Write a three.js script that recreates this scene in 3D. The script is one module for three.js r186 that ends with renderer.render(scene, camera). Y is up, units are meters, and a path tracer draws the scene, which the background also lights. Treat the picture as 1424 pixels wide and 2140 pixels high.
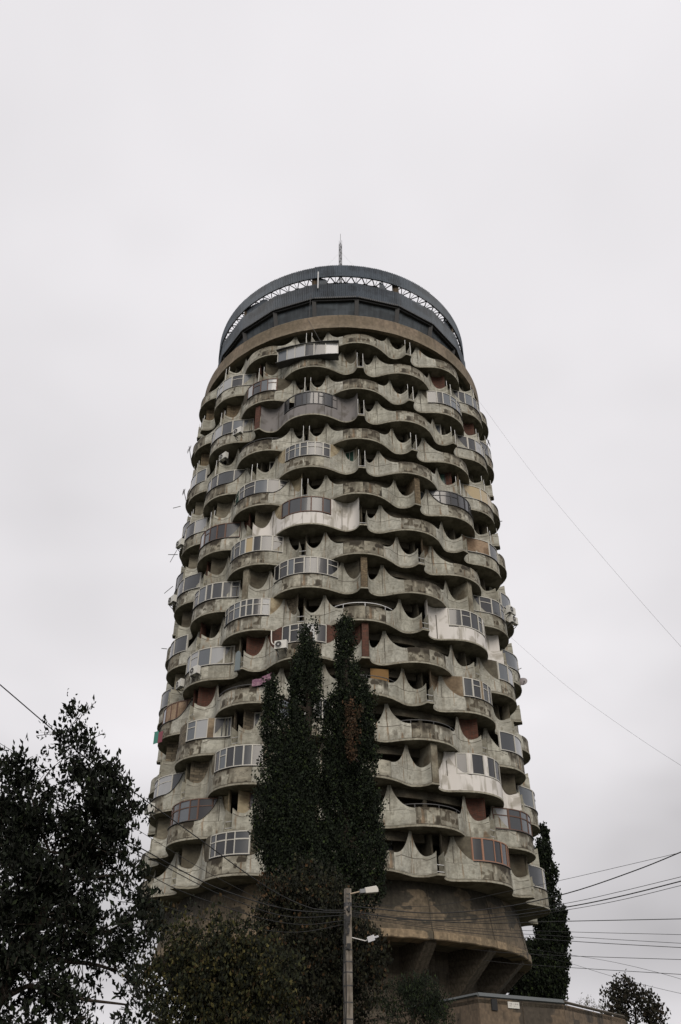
import * as THREE from 'three';
import { mergeGeometries } from 'three/addons/utils/BufferGeometryUtils.js';

// ------------------------------------------------------------------ camera, sky, sun, exposure
const scene = new THREE.Scene();
const camera = new THREE.PerspectiveCamera(60.5, 681 / 1024, 0.1, 3000);
camera.position.set(0, 1.6, 0);
const PITCH = 35.539 * Math.PI / 180;
camera.lookAt(0, 1.6 + Math.sin(PITCH), -Math.cos(PITCH));
const renderer = new THREE.WebGLRenderer({ antialias: true });
renderer.setSize(681, 1024);
renderer.toneMapping = THREE.LinearToneMapping;
renderer.toneMappingExposure = 1.35;
renderer.shadowMap.enabled = true;

const SKY_LEVEL = 0.735, SUN_LEVEL = 1.5;
function rng(seed) { let a = seed >>> 0; return () => { a = (a + 0x6D2B79F5) | 0; let t = Math.imul(a ^ (a >>> 15), 1 | a); t = (t + Math.imul(t ^ (t >>> 7), 61 | t)) ^ t; return ((t ^ (t >>> 14)) >>> 0) / 4294967296; }; }
const hash2 = (x, y, s) => { let h = Math.imul(x, 374761393) ^ Math.imul(y, 668265263) ^ Math.imul(s, 1274126177); h = Math.imul(h ^ (h >>> 13), 1274126177); return ((h ^ (h >>> 16)) >>> 0) / 4294967296; };
function vnoise(x, y, s, px = 1 << 20, py = 1 << 20) {
  const xi = Math.floor(x), yi = Math.floor(y), fx = x - xi, fy = y - yi, m = (a, b) => ((a % b) + b) % b;
  const u = fx * fx * (3 - 2 * fx), v = fy * fy * (3 - 2 * fy), x0 = m(xi, px), x1 = m(xi + 1, px), y0 = m(yi, py), y1 = m(yi + 1, py);
  const a = hash2(x0, y0, s), b = hash2(x1, y0, s), c = hash2(x0, y1, s), d = hash2(x1, y1, s);
  return a + (b - a) * u + (c - a) * v + (a - b - c + d) * u * v;
}
function fbm(x, y, s, oct, px, py) { let f = 0, a = 0.5, t = 0; for (let i = 0; i < oct; i++) { f += a * vnoise(x, y, s + i, px, py); t += a; x *= 2; y *= 2; a *= 0.5; if (px) px *= 2; if (py) py *= 2; } return f / t; }
const clamp = (x, a = 0, b = 1) => Math.min(b, Math.max(a, x)), smooth = (a, b, x) => { const t = clamp((x - a) / (b - a)); return t * t * (3 - 2 * t); };
{
  const W = 1024, H = 512, d = new Float32Array(W * H * 4);
  for (let j = 0; j < H; j++) for (let i = 0; i < W; i++) {
    const el = ((j + 0.5) / H - 0.5) * Math.PI, az = ((i + 0.5) / W - 0.5) * 2 * Math.PI;
    const y = Math.sin(el), c = Math.cos(el), x = c * Math.cos(az), z = c * Math.sin(az);
    const k = 1 / (Math.max(y, 0) + 0.25), n = fbm(x * k * 1.3 + 43, z * k * 1.3 + 41, 7, 5) - 0.5, n2 = fbm(x * k * 4 + 90, z * k * 4 + 70, 17, 4) - 0.5;
    let L = (0.655 + 0.225 * smooth(0.02, 0.8, y)) * (1 + 0.8 * n * (1.15 - 0.75 * y) + 0.14 * n2);
    if (y < 0) L *= 0.25;
    L *= SKY_LEVEL;
    d.set([L * 1.01, L * 0.984, L * 1.014, 1], (j * W + i) * 4);
  }
  const sky = new THREE.DataTexture(d, W, H, THREE.RGBAFormat, THREE.FloatType);
  sky.mapping = THREE.EquirectangularReflectionMapping; sky.magFilter = THREE.LinearFilter; sky.minFilter = THREE.LinearFilter; sky.needsUpdate = true;
  scene.background = sky; scene.environment = sky;
}
const sun = new THREE.DirectionalLight(0xfff4e6, SUN_LEVEL);
sun.position.set(20, 130, 70); sun.target.position.set(0, 30, -75);
sun.castShadow = true; sun.shadow.radius = 70; sun.shadow.mapSize.set(2048, 2048);
Object.assign(sun.shadow.camera, { left: -90, right: 90, top: 90, bottom: -90, near: 1, far: 400 });
scene.add(sun, sun.target);

// ------------------------------------------------------------------ helpers
const DEG = Math.PI / 180, F = 1834, EYE = new THREE.Vector3(0, 1.6, 0);
const names = {};
const numbered = n => { const k = names[n] = (names[n] ?? -1) + 1; return k ? n + '_' + String(k).padStart(3, '0') : n; };
function tag(o, label, category, group, kind) { Object.assign(o.userData, { label, category }); if (group) o.userData.group = group; if (kind) o.userData.kind = kind; return o; }
function thing(name, label, category, pos = [0, 0, 0], group) { const o = new THREE.Group(); o.name = numbered(name); o.position.set(...pos); scene.add(o); return tag(o, label, category, group); }
function mesh(name, geo, mat, parent) {
  if (Array.isArray(geo)) geo = geo.length > 1 ? mergeGeometries(geo.map(g => g.index ? g.toNonIndexed() : g)) : geo[0];
  const m = new THREE.Mesh(geo, mat); m.name = parent ? name : numbered(name); m.castShadow = m.receiveShadow = true; (parent ?? scene).add(m); return m;
}
// the point seen at a pixel of the photograph, at a horizontal distance from the camera
function at(x, y, d) {
  const a = (x - 712) / F, b = -(y - 1070) / F, cp = Math.cos(PITCH), sp = Math.sin(PITCH);
  const Y = cp * b + sp, Z = sp * b - cp, k = d / Math.hypot(a, Z);
  return new THREE.Vector3(a * k, 1.6 + Y * k, Z * k);
}
const depthAt = (p) => -(p.z * Math.cos(PITCH)) + (p.y - 1.6) * Math.sin(PITCH);
function box(w, h, d, x = 0, y = 0, z = 0, ry = 0, rx = 0, rz = 0) { const g = new THREE.BoxGeometry(w, h, d); if (rx) g.rotateX(rx); if (rz) g.rotateZ(rz); if (ry) g.rotateY(ry); g.translate(x, y, z); return g; }
function bar(p, q, w, h = w, sides = 4) {
  const a = new THREE.Vector3(...(p.isVector3 ? p.toArray() : p)), b = new THREE.Vector3(...(q.isVector3 ? q.toArray() : q)), v = b.clone().sub(a), L = v.length();
  const g = sides === 4 ? new THREE.BoxGeometry(w, L, h) : new THREE.CylinderGeometry(w / 2, h / 2, L, sides);
  g.applyQuaternion(new THREE.Quaternion().setFromUnitVectors(new THREE.Vector3(0, 1, 0), v.normalize()));
  return g.translate((a.x + b.x) / 2, (a.y + b.y) / 2, (a.z + b.z) / 2);
}
// a solid swept round the tower axis: profile(phi) gives the loop [r, y]; angles in degrees
const TEXW = 12.8, TEXH = 3.2;
function solid(phis, base, profile, { uoff = 0, flat = false, caps = true, vs = 1 } = {}) {
  const loops = phis.map(profile), n = loops[0].length, m = phis.length, pos = [], uv = [], idx = [];
  const pt = (i, p) => { const t = (base + phis[i]) * DEG; return [p[0] * Math.sin(t), p[1], p[0] * Math.cos(t)]; };
  for (let k = 0; k < n; k++) {
    const k2 = (k + 1) % n, o = pos.length / 3;
    for (let i = 0; i < m; i++) for (const p of [loops[i][k], loops[i][k2]]) {
      pos.push(...pt(i, p));
      const horiz = Math.abs(loops[i][k][0] - loops[i][k2][0]) > Math.abs(loops[i][k][1] - loops[i][k2][1]);
      uv.push((base + phis[i]) * DEG * 15.5 / TEXW + uoff, horiz ? p[0] / TEXH : p[1] / TEXH * vs);
    }
    for (let i = 0; i + 1 < m; i++) { const a = o + 2 * i; idx.push(a, a + 2, a + 3, a, a + 3, a + 1); }
  }
  if (caps) for (const [i, s] of [[0, 1], [m - 1, 0]]) {
    const L = loops[i], o = pos.length / 3, c = L.reduce((q, p) => [q[0] + p[0] / n, q[1] + p[1] / n], [0, 0]);
    for (const p of [c, ...L]) { pos.push(...pt(i, p)); uv.push(p[0] / TEXW + uoff, p[1] / TEXH); }
    for (let k = 0; k < n; k++) { const a = o + 1 + k, b = o + 1 + (k + 1) % n; s ? idx.push(o, a, b) : idx.push(o, b, a); }
  }
  let g = new THREE.BufferGeometry();
  g.setAttribute('position', new THREE.Float32BufferAttribute(pos, 3)); g.setAttribute('uv', new THREE.Float32BufferAttribute(uv, 2)); g.setIndex(idx);
  if (flat) g = g.toNonIndexed();
  g.computeVertexNormals();
  return g;
}
const range = (a, b, n) => Array.from({ length: n + 1 }, (_, i) => a + (b - a) * i / n);

// ------------------------------------------------------------------ procedural materials
function tex(w, h, f, srgb = true) {
  const d = new Uint8Array(w * h * 4);
  for (let j = 0; j < h; j++) for (let i = 0; i < w; i++) { const c = f(i / w, j / h, i, j); d.set([clamp(c[0]) * 255, clamp(c[1]) * 255, clamp(c[2]) * 255, 255], (j * w + i) * 4); }
  const t = new THREE.DataTexture(d, w, h); t.wrapS = t.wrapT = THREE.RepeatWrapping; t.magFilter = THREE.LinearFilter; t.minFilter = THREE.LinearMipmapLinearFilter; t.generateMipmaps = true;
  if (srgb) t.colorSpace = THREE.SRGBColorSpace; t.needsUpdate = true; return t;
}
const mix = (a, b, t) => a.map((v, i) => v + (b[i] - v) * t);
// cast concrete of the balcony fronts; v = 0 is the slab, v = 0.4 the parapet's top
function concreteTex(seed, heavy) {
  return tex(1024, 256, (u, v) => {
    const X = u * TEXW, Y = v * TEXH;
    const big = fbm(X * 0.625, Y * 0.9, seed, 4, 8, 1 << 20), mid = fbm(X * 2.5, Y * 2.5, seed + 20, 4, 32, 1 << 20), fine = fbm(X * 10, Y * 10, seed + 40, 3, 128, 1 << 20);
    const streak = fbm(X * 7.5, Y * 0.6, seed + 60, 4, 96, 1 << 20), streak2 = fbm(X * 2.5, Y * 0.35, seed + 80, 3, 32, 1 << 20);
    let c = mix([0.645, 0.643, 0.608], [0.735, 0.733, 0.695], smooth(0.35, 0.65, big));
    c = c.map(q => q * (0.9 + 0.2 * mid) * (0.88 + 0.24 * fine));
    const patch = smooth(0.56, 0.62, fbm(X * 1.25, Y * 1.9, seed + 100, 4, 16, 1 << 20));
    c = mix(c, [0.77, 0.765, 0.725], patch * (heavy ? 0.8 : 0.3));
    let dirt = smooth(0.52, 0.8, streak * 0.6 + mid * 0.4) * (heavy ? 0.55 : 0.3) + smooth(0.52, 0.7, streak2) * (heavy ? 0.45 : 0.2);
    dirt += smooth(0.05, 0.0, Y + (mid - 0.5) * 0.2) * 0.25;
    if (heavy) dirt += smooth(0.5, 1.05, Y + (big - 0.5) * 1.1) * (0.25 + 0.7 * mid) + smooth(0.5, 0.62, mid) * 0.7 + smooth(0.5, 0.64, big) * 0.35;
    else dirt += smooth(1.2, 2.6, Y) * 0.25 + smooth(0.6, 0.75, mid) * 0.25;
    c = mix(c, [0.46, 0.32, 0.2], smooth(0.66, 0.78, fbm(X * 5, Y * 0.45, seed + 140, 4, 64, 1 << 20)) * 0.5);
    c = mix(c, mix([0.34, 0.305, 0.25], [0.22, 0.212, 0.19], big), clamp(dirt * 0.8));
    return c;
  });
}
const grit = tex(256, 256, (u, v) => { const q = fbm(u * 32, v * 32, 300, 4, 32, 32); return [q, q, q]; }, false); grit.repeat.set(6, 1.5);
const std = (o) => new THREE.MeshStandardMaterial({ roughness: 0.92, ...o });
const T_light = concreteTex(3, false), T_heavy = concreteTex(11, true);
const tints = [[0.9, 0.9, 0.89], [0.82, 0.82, 0.795], [0.72, 0.712, 0.68]];
const lin = (r, g, b) => new THREE.Color().setRGB(r, g, b);
const M = {};
M.panel = tints.map(t => std({ map: T_light, color: lin(...t), bumpMap: grit, bumpScale: 0.012 }));
M.parapet = [[0.86, 0.855, 0.83], [0.74, 0.72, 0.67], [0.54, 0.51, 0.455]].map(t => std({ map: T_heavy, color: lin(...t), bumpMap: grit, bumpScale: 0.015 }));
M.lip = std({ map: T_light, color: lin(0.85, 0.83, 0.77) });
const T_white = tex(512, 256, (u, v) => { const X = u * TEXW, Y = v * TEXH, a = fbm(X * 1.25, Y * 1.25, 501, 5, 16, 4), s = fbm(X * 5, Y * 0.5, 520, 4, 64, 2); return mix([0.86, 0.85, 0.835], [0.55, 0.53, 0.48], clamp(smooth(0.55, 0.8, s) * 0.55 + smooth(0.58, 0.75, a) * 0.5)); });
M.white = std({ map: T_white, color: lin(0.86, 0.86, 0.86) });
M.greyPlaster = std({ map: T_white, color: lin(0.27, 0.265, 0.275) });
M.box = std({ map: T_white, color: lin(0.62, 0.64, 0.67), roughness: 0.5 });
const T_plaster = tex(512, 256, (u, v) => { const X = u * TEXW, Y = v * TEXH, a = fbm(X * 1.25, Y * 1.25, 601, 5, 16, 4), s = fbm(X * 10, Y * 10, 620, 3, 128, 32); const c = mix([0.52, 0.5, 0.44], [0.4, 0.37, 0.31], smooth(0.35, 0.7, a)); return c.map(q => q * (0.85 + 0.3 * s)); });
M.plaster = std({ map: T_plaster, color: lin(0.85, 0.85, 0.85) });
M.darkPlaster = std({ map: T_plaster, color: lin(0.4, 0.39, 0.37) });
M.cream = std({ map: T_plaster, color: lin(1.5, 1.4, 1.25) });
M.pink = std({ map: T_plaster, color: lin(1.0, 0.86, 0.77) });
function brickTex(seed, c1, c2, mortar, bw, bh) {
  return tex(1024, 512, (u, v) => {
    const X = u * 6.4, Y = v * 3.2, row = Math.floor(Y / bh), xo = X + (row % 2) * bw / 2, col = Math.floor(xo / bw), fx = xo / bw - col, fy = Y / bh - row;
    const m = Math.min(fx * bw, (1 - fx) * bw, fy * bh, (1 - fy) * bh), n = fbm(X * 8, Y * 8, seed, 3);
    const k = hash2(((col % 64) + 64) % 64, row, seed), c = mix(c1, c2, k).map(q => q * (0.75 + 0.5 * n));
    return mix(mortar, c, smooth(0.006, 0.016, m));
  });
}
const redBrick = brickTex(700, [0.5, 0.27, 0.2], [0.37, 0.2, 0.15], [0.4, 0.35, 0.3], 0.26, 0.0762);
const greyBlock = brickTex(710, [0.5, 0.46, 0.39], [0.36, 0.33, 0.28], [0.26, 0.24, 0.2], 0.4, 0.2);
for (const t of [redBrick, greyBlock]) t.repeat.set(2, 1);
M.brick = std({ map: redBrick, color: lin(0.5, 0.52, 0.53) });
M.block = std({ map: greyBlock, color: lin(0.8, 0.8, 0.8) });
const tanBrick = brickTex(720, [0.55, 0.49, 0.38], [0.4, 0.34, 0.26], [0.3, 0.27, 0.22], 0.26, 0.0762); tanBrick.repeat.set(2, 1);
M.tan = std({ map: tanBrick, color: lin(0.75, 0.75, 0.75) });
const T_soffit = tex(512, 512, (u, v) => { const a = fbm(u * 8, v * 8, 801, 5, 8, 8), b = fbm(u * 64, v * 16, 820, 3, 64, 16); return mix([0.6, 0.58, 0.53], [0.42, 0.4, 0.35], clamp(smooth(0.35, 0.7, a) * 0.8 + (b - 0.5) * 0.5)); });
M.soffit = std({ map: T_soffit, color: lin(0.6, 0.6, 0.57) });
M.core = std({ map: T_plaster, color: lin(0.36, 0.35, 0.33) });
const T_drum = tex(2048, 256, (u, v) => {
  const X = u * 96, Y = v * 5; const a = fbm(u * 96, v * 10, 901, 5, 96, 1 << 20), s = fbm(u * 512, v * 2, 930, 3, 512, 1 << 20), f = fbm(u * 768, v * 40, 950, 3, 768, 1 << 20);
  let c = mix([0.62, 0.545, 0.44], [0.53, 0.47, 0.38], smooth(0.4, 0.65, a));
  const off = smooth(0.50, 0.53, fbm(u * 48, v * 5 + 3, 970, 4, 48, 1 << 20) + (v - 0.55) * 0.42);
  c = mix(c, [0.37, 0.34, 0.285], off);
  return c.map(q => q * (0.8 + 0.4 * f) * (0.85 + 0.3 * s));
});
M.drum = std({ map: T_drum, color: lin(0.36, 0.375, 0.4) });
const T_sheet = tex(256, 256, (u, v) => { const a = fbm(u * 8, v * 4, 1101, 5, 8, 4), s = fbm(u * 64, v * 2, 1120, 3, 64, 2); return mix([0.39, 0.435, 0.48], [0.26, 0.29, 0.325], clamp(smooth(0.35, 0.7, a) * 0.7 + (s - 0.5))); });
const T_fascia = tex(2048, 64, (u, v) => { const a = fbm(u * 64, v * 3, 1801, 5, 64, 1 << 20), f = fbm(u * 512, v * 16, 1820, 3, 512, 1 << 20), st = fbm(u * 300, v * 0.7, 1840, 3, 300, 1 << 20); let c = mix([0.47, 0.42, 0.36], [0.4, 0.36, 0.3], smooth(0.35, 0.65, a)); c = mix(c, [0.5, 0.46, 0.4], smooth(0.28, 0.16, v + (a - 0.5) * 0.2) * 0.6); c = mix(c, [0.25, 0.23, 0.2], smooth(0.6, 0.82, st) * 0.6 * v); return c.map(q => q * (0.84 + 0.32 * f)); });
M.roofPanel = std({ map: T_sheet, color: lin(0.5, 0.48, 0.45) });
M.fascia = std({ map: T_fascia, bumpMap: grit, bumpScale: 0.02 });
const T_rough = tex(512, 512, (u, v) => { const a = fbm(u * 8, v * 8, 1001, 5, 8, 8), s = fbm(u * 48, v * 3, 1020, 4, 48, 3), f = fbm(u * 64, v * 64, 1050, 3, 64, 64); let c = mix([0.54, 0.5, 0.43], [0.42, 0.385, 0.32], smooth(0.35, 0.68, a)); c = mix(c, [0.3, 0.27, 0.23], (Math.abs((u * 16) % 1 - 0.5) > 0.46 ? 0.5 : 0)); c = mix(c, [0.24, 0.215, 0.18], smooth(0.55, 0.8, s) * 0.6); return c.map(q => q * (0.8 + 0.4 * f)); });
M.rough = std({ map: T_rough, color: lin(0.36, 0.36, 0.37) });
M.fin = std({ map: T_rough, color: lin(0.42, 0.42, 0.43) });
M.jointAndCreaseShade = std({ color: lin(0.1, 0.092, 0.075) });  // dirt in the joints, and the painted shadow line of the crease
M.metal = std({ color: lin(0.05, 0.05, 0.052), roughness: 0.6 });
M.rail = std({ color: lin(0.55, 0.56, 0.57), roughness: 0.5 });
M.sheet = [1, 0.85, 0.7].map(q => std({ map: T_sheet, color: lin(0.6 * q, 0.61 * q, 0.63 * q), roughness: 0.65 }));
M.darkSteel = std({ color: lin(0.011, 0.0115, 0.0125), roughness: 0.7 });
M.frame = { w: std({ color: lin(0.45, 0.44, 0.4), roughness: 0.6 }), g: std({ color: lin(0.4, 0.39, 0.35), roughness: 0.7 }), b: std({ color: lin(0.1, 0.05, 0.032), roughness: 0.6 }), r: std({ color: lin(0.28, 0.15, 0.1), roughness: 0.8 }), k: std({ color: lin(0.03, 0.03, 0.032), roughness: 0.6 }) };
const glass = (r, g, b) => new THREE.MeshPhysicalMaterial({ color: lin(r, g, b), roughness: 0.35, clearcoat: 0.5, clearcoatRoughness: 0.04, ior: 1.5 });
M.pane = { d: glass(0.008, 0.009, 0.011), m: glass(0.03, 0.034, 0.039), b: glass(0.085, 0.098, 0.112), w: glass(0.3, 0.31, 0.32), o: glass(0.36, 0.28, 0.15), p: std({ map: T_plaster, color: lin(1.2, 0.95, 0.85) }), g: glass(0.03, 0.08, 0.06), n: std({ color: lin(0.01, 0.01, 0.01) }), k: glass(0.006, 0.006, 0.008) };

// ------------------------------------------------------------------ ground
mesh('ground', new THREE.CircleGeometry(1500, 64).rotateX(-Math.PI / 2), std({ map: (() => { const t = tex(256, 256, (u, v) => { const a = fbm(u * 16, v * 16, 1201, 5, 16, 16); return mix([0.19, 0.21, 0.14], [0.26, 0.24, 0.18], a); }); t.repeat.set(150, 150); return t; })() })).userData = { label: 'dull green ground below the tower', category: 'ground', kind: 'structure' };
mesh('road', new THREE.PlaneGeometry(300, 9).rotateX(-Math.PI / 2).translate(0, 0.012, -4), std({ color: lin(0.05, 0.05, 0.052) })).userData = { label: 'grey asphalt road below the camera', category: 'road', kind: 'structure' };
mesh('kerb', new THREE.BoxGeometry(300, 0.14, 0.3).translate(0, 0.07, -8.7), M.rough).userData = { label: 'concrete kerb along the road', category: 'kerb', kind: 'structure' };

// ------------------------------------------------------------------ the round tower
const TX = 0.09, TY = 15.84, TZ = -75.07, FLOOR = 3;
const tower = thing('apartment_tower', 'tall round concrete apartment tower with scalloped balconies on every storey', 'apartment tower', [TX, TY, TZ]);
const knots = [[0, 15.78], [1.1, 15.76], [1.4, 15.48], [1.9, 15.2], [2.7, 14.97], [4.0, 14.8], [5.4, 14.76], [7, 14.92], [9, 15.27], [11.5, 15.68], [14.5, 15.99], [18, 16.1]];
function interp(K, x) {
  let i = 0; while (i < K.length - 2 && x > K[i + 1][0]) i++;
  const p = j => K[clamp(j, 0, K.length - 1)], [x0, y0] = p(i), [x1, y1] = p(i + 1), h = x1 - x0, t = clamp((x - x0) / h);
  const m0 = i > 0 ? (y1 - p(i - 1)[1]) / (x1 - p(i - 1)[0]) : 0, m1 = i + 2 < K.length ? (p(i + 2)[1] - y0) / (p(i + 2)[0] - x0) : 0;
  const t2 = t * t, t3 = t2 * t;
  return (2 * t3 - 3 * t2 + 1) * y0 + (t3 - 2 * t2 + t) * h * m0 + (-2 * t3 + 3 * t2) * y1 + (t3 - t2) * h * m1;
}
const fold = f => { f = ((f % 36) + 36) % 36; return f > 18 ? 36 - f : f; };
const rp = f => interp(knots, fold(f));
// top edge of a balcony front: two circular cut-outs either side of a peak that reaches the slab above
const PK = 6.3, PW = 0.42, TOP = 2.765;
function hp(f) {
  f = fold(f);
  if (f < PK - PW) { const c = 2.3, x = (f - c) / (PK - PW - c); return x < 0 ? 1.15 + 0.13 * Math.pow((c - f) / 1.2, 2) : 1.15 + (TOP - 1.15) * (0.55 * Math.pow(x, 1.9) + 0.45 * (1 - Math.sqrt(Math.max(0, 1 - x * x)))); }
  if (f <= PK + PW) return TOP;
  const x = clamp((12.2 - f) / (12.2 - PK - PW)); return 1.06 + (TOP - 1.06) * (0.6 * Math.pow(x, 2.3) + 0.4 * (1 - Math.sqrt(Math.max(0, 1 - x * x))));
}
const crease = f => Math.min(hp(f) - 0.27, 0.98);
const ctr = (row, k) => (row % 2 ? 42.46 : 24.46) + 36 * k;
// what stands on each balcony: g = glazing [phi0, phi1, frame, panes, options]; L / R = what fills the cut-outs; l / r = what fills beside the glazing; p = paint; s = the wall in the gap on its left
const S = {
  '1:0': {}, '3:-1': {},
  '1:-2': {}, '1:-1': { a: 1 }, '1:-3': { L: 'darkPlaster' },
  '2:-1': { g: [7.3, 28.4, 'w', 'bwwbdw', { boxed: 1 }], R: 'darkPlaster', L: 'darkPlaster', l: 0 }, '2:0': { R: 'brick' }, '2:-2': { g: [11.6, 30.5, 'w', 'bwwdb'], L: 'tan', R: 'brick', r: 'cream' }, '2:1': { g: [5, 25.6, 'w', 'ddbddbb'], s: 'slot' }, '2:-3': {},
  '3:-2': { g: [13, 24.6, 'b', 'wdww', {}], r: 'darkPlaster', l: 'darkPlaster', L: 'tan' }, '3:0': { g: [8.5, 26.5, 'w', 'bdbbdb'], l: 'darkPlaster', R: 'brick' }, '3:-3': { L: 'tan', R: 'block' }, '3:1': { g: [8, 28, 'w', 'dbdb'] },
  '4:-1': { g: [9.4, 28, 'k', 'dndmmkddk'], p: 'grey', L: 'greyPlaster', R: 'greyPlaster', l: 'greyPlaster', r: 'greyPlaster', s: 'brick' }, '4:-2': { g: [11.4, 31, 'g', 'bwbbb'], r: 'cream', L: 'tan', R: 'brick' }, '4:0': { R: 'winb' }, '4:1': { g: [6.5, 22.4, 'w', 'ddwdd'] }, '4:-3': {},
  '5:-1': {}, '5:-2': { rail: 1 }, '5:0': {}, '5:-3': { g: [12, 26, 'w', 'bwb'], R: 'darkPlaster' }, '5:1': { R: 'plaster' },
  '6:-1': { g: [11.1, 25.8, 'w', 'mmbmmdd', { lattice: 1 }], l: 'cream', r: 'cream', R: 'wing', L: 'wind' }, '6:0': { R: 'wind2' }, '6:-2': { g: [11.6, 30.4, 'w', 'bdbm', { curve: 1 }], L: 'plaster', r: 'plaster' }, '6:1': { g: [7, 21, 'w', 'ooo'], l: 'pink', r: 'plaster', L: 'pink' }, '6:-3': { g: [9, 28, 'w', 'wbb'] },
  '7:-2': { g: [8.2, 29.5, 'w', 'gdbbdm', { curve: 1 }], L: 'plaster', R: 'cream', r: 'plaster', thick: 1 }, '7:-1': { a: 1 }, '7:0': { g: [7, 27.5, 'k', 'bkkkkkm', { curve: 1 }], s: 'tan', L: 'winb' }, '7:-3': { g: [8, 28, 'w', 'bbdw'], R: 'plaster' }, '7:1': { L: 'plaster', R: 'plaster' },
  '8:-1': { g: [10.6, 26.2, 'b', 'mmMmm'], p: 'white', l: 'cream', r: 'white', R: 'white', L: 'darkPlaster' }, '8:-2': { g: [12.9, 29.2, 'b', 'wbkkm'], L: 'plaster', r: 'brick', R: 'brick' }, '8:0': {}, '8:1': { g: [4, 20, 'w', 'pm'], l: 'pink' }, '8:-3': { g: [9, 28, 'k', 'mbd'] },
  '9:-2': { g: [10.5, 28.6, 'w', 'wdbodmb'], r: 'plaster', L: 'darkPlaster', R: 0 }, '9:-1': { q: 2, a: 1 }, '9:0': { L: 'pink' }, '9:-3': { g: [10, 28, 'w', 'wbm'], R: 'brick', L: 'brick' }, '9:1': { R: 'darkPlaster', g: [10, 26, 'w', 'bd'] },
  '10:-1': { g: [8.6, 28.4, 'w', 'bdbbmmkd'], R: 'darkPlaster', L: 'darkPlaster', s: 'plaster' }, '10:-2': { g: [10.8, 30.6, 'w', 'mbbmbmb'], L: 'darkPlaster', r: 'plaster' }, '10:0': { s: 'tan', a: 1 }, '10:1': { g: [5, 26.3, 'w', 'dkmbbb'], l: 'plaster', s: 'plaster' }, '10:-3': {},
  '11:-2': { g: [10, 26, 'w', 'bbbmmkb', { lattice: 1 }], r: 'cream', R: 'block' }, '11:-1': { rail: 2, q: 1, a: 1 }, '11:0': { g: [9.6, 28.6, 'w', 'dkdb.dk'], p: 'white', L: 'white', l: 'white', R: 'white', r: 'white' }, '11:-3': { R: 'brick', g: [10, 26, 'w', 'bbm'] }, '11:1': { g: [8, 28, 'w', 'bd'] },
  '12:-1': { g: [13, 25.2, 'w', 'dbbbd'], l: 'brick', r: 'brick', L: 'brick', R: 'brick', q: 2 }, '12:-2': { g: [12.8, 30.4, 'w', 'bwwwm'], L: 'plaster', r: 'plaster', R: 'plaster' }, '12:0': { s: 'brick', a: 1 }, '12:1': { g: [12, 27, 'w', 'bwb'], l: 'darkPlaster', s: 'slot' }, '12:-3': { g: [9, 28, 'w', 'bdb'] },
  '13:-2': { rail: 1, R: 0, L: 'brick', a: 1 }, '13:-1': { rail: 1, o: 1, a: 1 }, '13:0': { g: [11.9, 23.4, 'w', 'md.bb'], l: 'pink', r: 'pink', L: 'pink' }, '13:-3': { g: [12.5, 31.5, 'b', 'bwpppp', { curve: 1 }], R: 'brick' }, '13:1': { R: 'plaster', L: 'plaster' },
  '14:-1': { g: [10, 27, 'w', 'mbdbbm'], L: 'winBlock', l: 'brick', r: 'plaster', R: 0 }, '14:-2': { g: [18.6, 31.4, 'w', 'bw.b'], l: 'block', r: 'block', R: 'block', L: 'block' }, '14:0': { R: 'brick', rail: 1, a: 1 }, '14:1': { g: [10, 28, 'w', 'bwb'] }, '14:-3': {},
  '15:-2': { g: [12, 26.2, 'w', 'bbkbmd'], l: 'plaster', L: 'block', r: 'plaster' }, '15:-1': { a: 1 }, '15:0': { g: [8.6, 27.6, 'w', 'd.d.drb'], p: 'white', L: 'plaster', l: 'white', r: 'white', s: 'plaster', R: 'darkPlaster' }, '15:-3': { g: [9.5, 31.5, 'w', 'wbwm', { curve: 1 }], R: 'plaster', L: 'block' }, '15:1': { g: [8, 28, 'w', 'bdb'] },
  '16:-1': { L: 'winBlock2', a: 1 }, '16:-2': { g: [11.5, 30.2, 'b', 'wbwmkm', { transom: 1, curve: 1 }], R: 'cream', r: 0, L: 'plaster' }, '16:0': { rail: 1, R: 'brick', a: 1 }, '16:1': { g: [6, 24, 'b', 'wmwmb', { transom: 1 }], l: 'darkPlaster' }, '16:-3': { L: 'plaster', R: 'plaster' },
  '17:-2': { g: [13.2, 24.4, 'w', 'bdbm', { transom: 1 }], l: 'darkPlaster', r: 'darkPlaster', L: 'darkPlaster' }, '17:-1': { a: 1 }, '17:0': { g: [10.6, 24.2, 'r', 'dmdmm'], l: 'darkPlaster', r: 'darkPlaster', L: 'darkPlaster', R: 'darkPlaster' }, '17:-3': { q: 0 }, '17:1': { g: [8, 28, 'w', 'mbm'], L: 'plaster', R: 'plaster' },
};
const R0 = rng(42);
const panelPhis = [...range(1.12, PK - PW, 26), PK - 0.1, PK - 0.06, PK + 0.06, PK + 0.1, ...range(PK + PW, 11.96, 26)];
const parPhis = range(12.04, 17.96, 10);
function strip(base, p0, p1, rin, rout, yb, yt, n, o) { const fb = typeof yb === 'function' ? yb : () => yb, ft = typeof yt === 'function' ? yt : () => yt; return solid(range(p0, p1, n), base, f => { const b = fb(f), t = Math.max(ft(f), b + 0.003), r = rp(f); return [[r + rin, b], [r + rout, b], [r + rout, t], [r + rin, t]]; }, o); }
const ring = (base, p0, p1, ri, ro, yb, yt, n, o) => solid(range(p0, p1, n), base, () => [[ri, yb], [ro, yb], [ro, yt], [ri, yt]], o);
const up = (g, y) => g.translate(0, y, 0);

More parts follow.
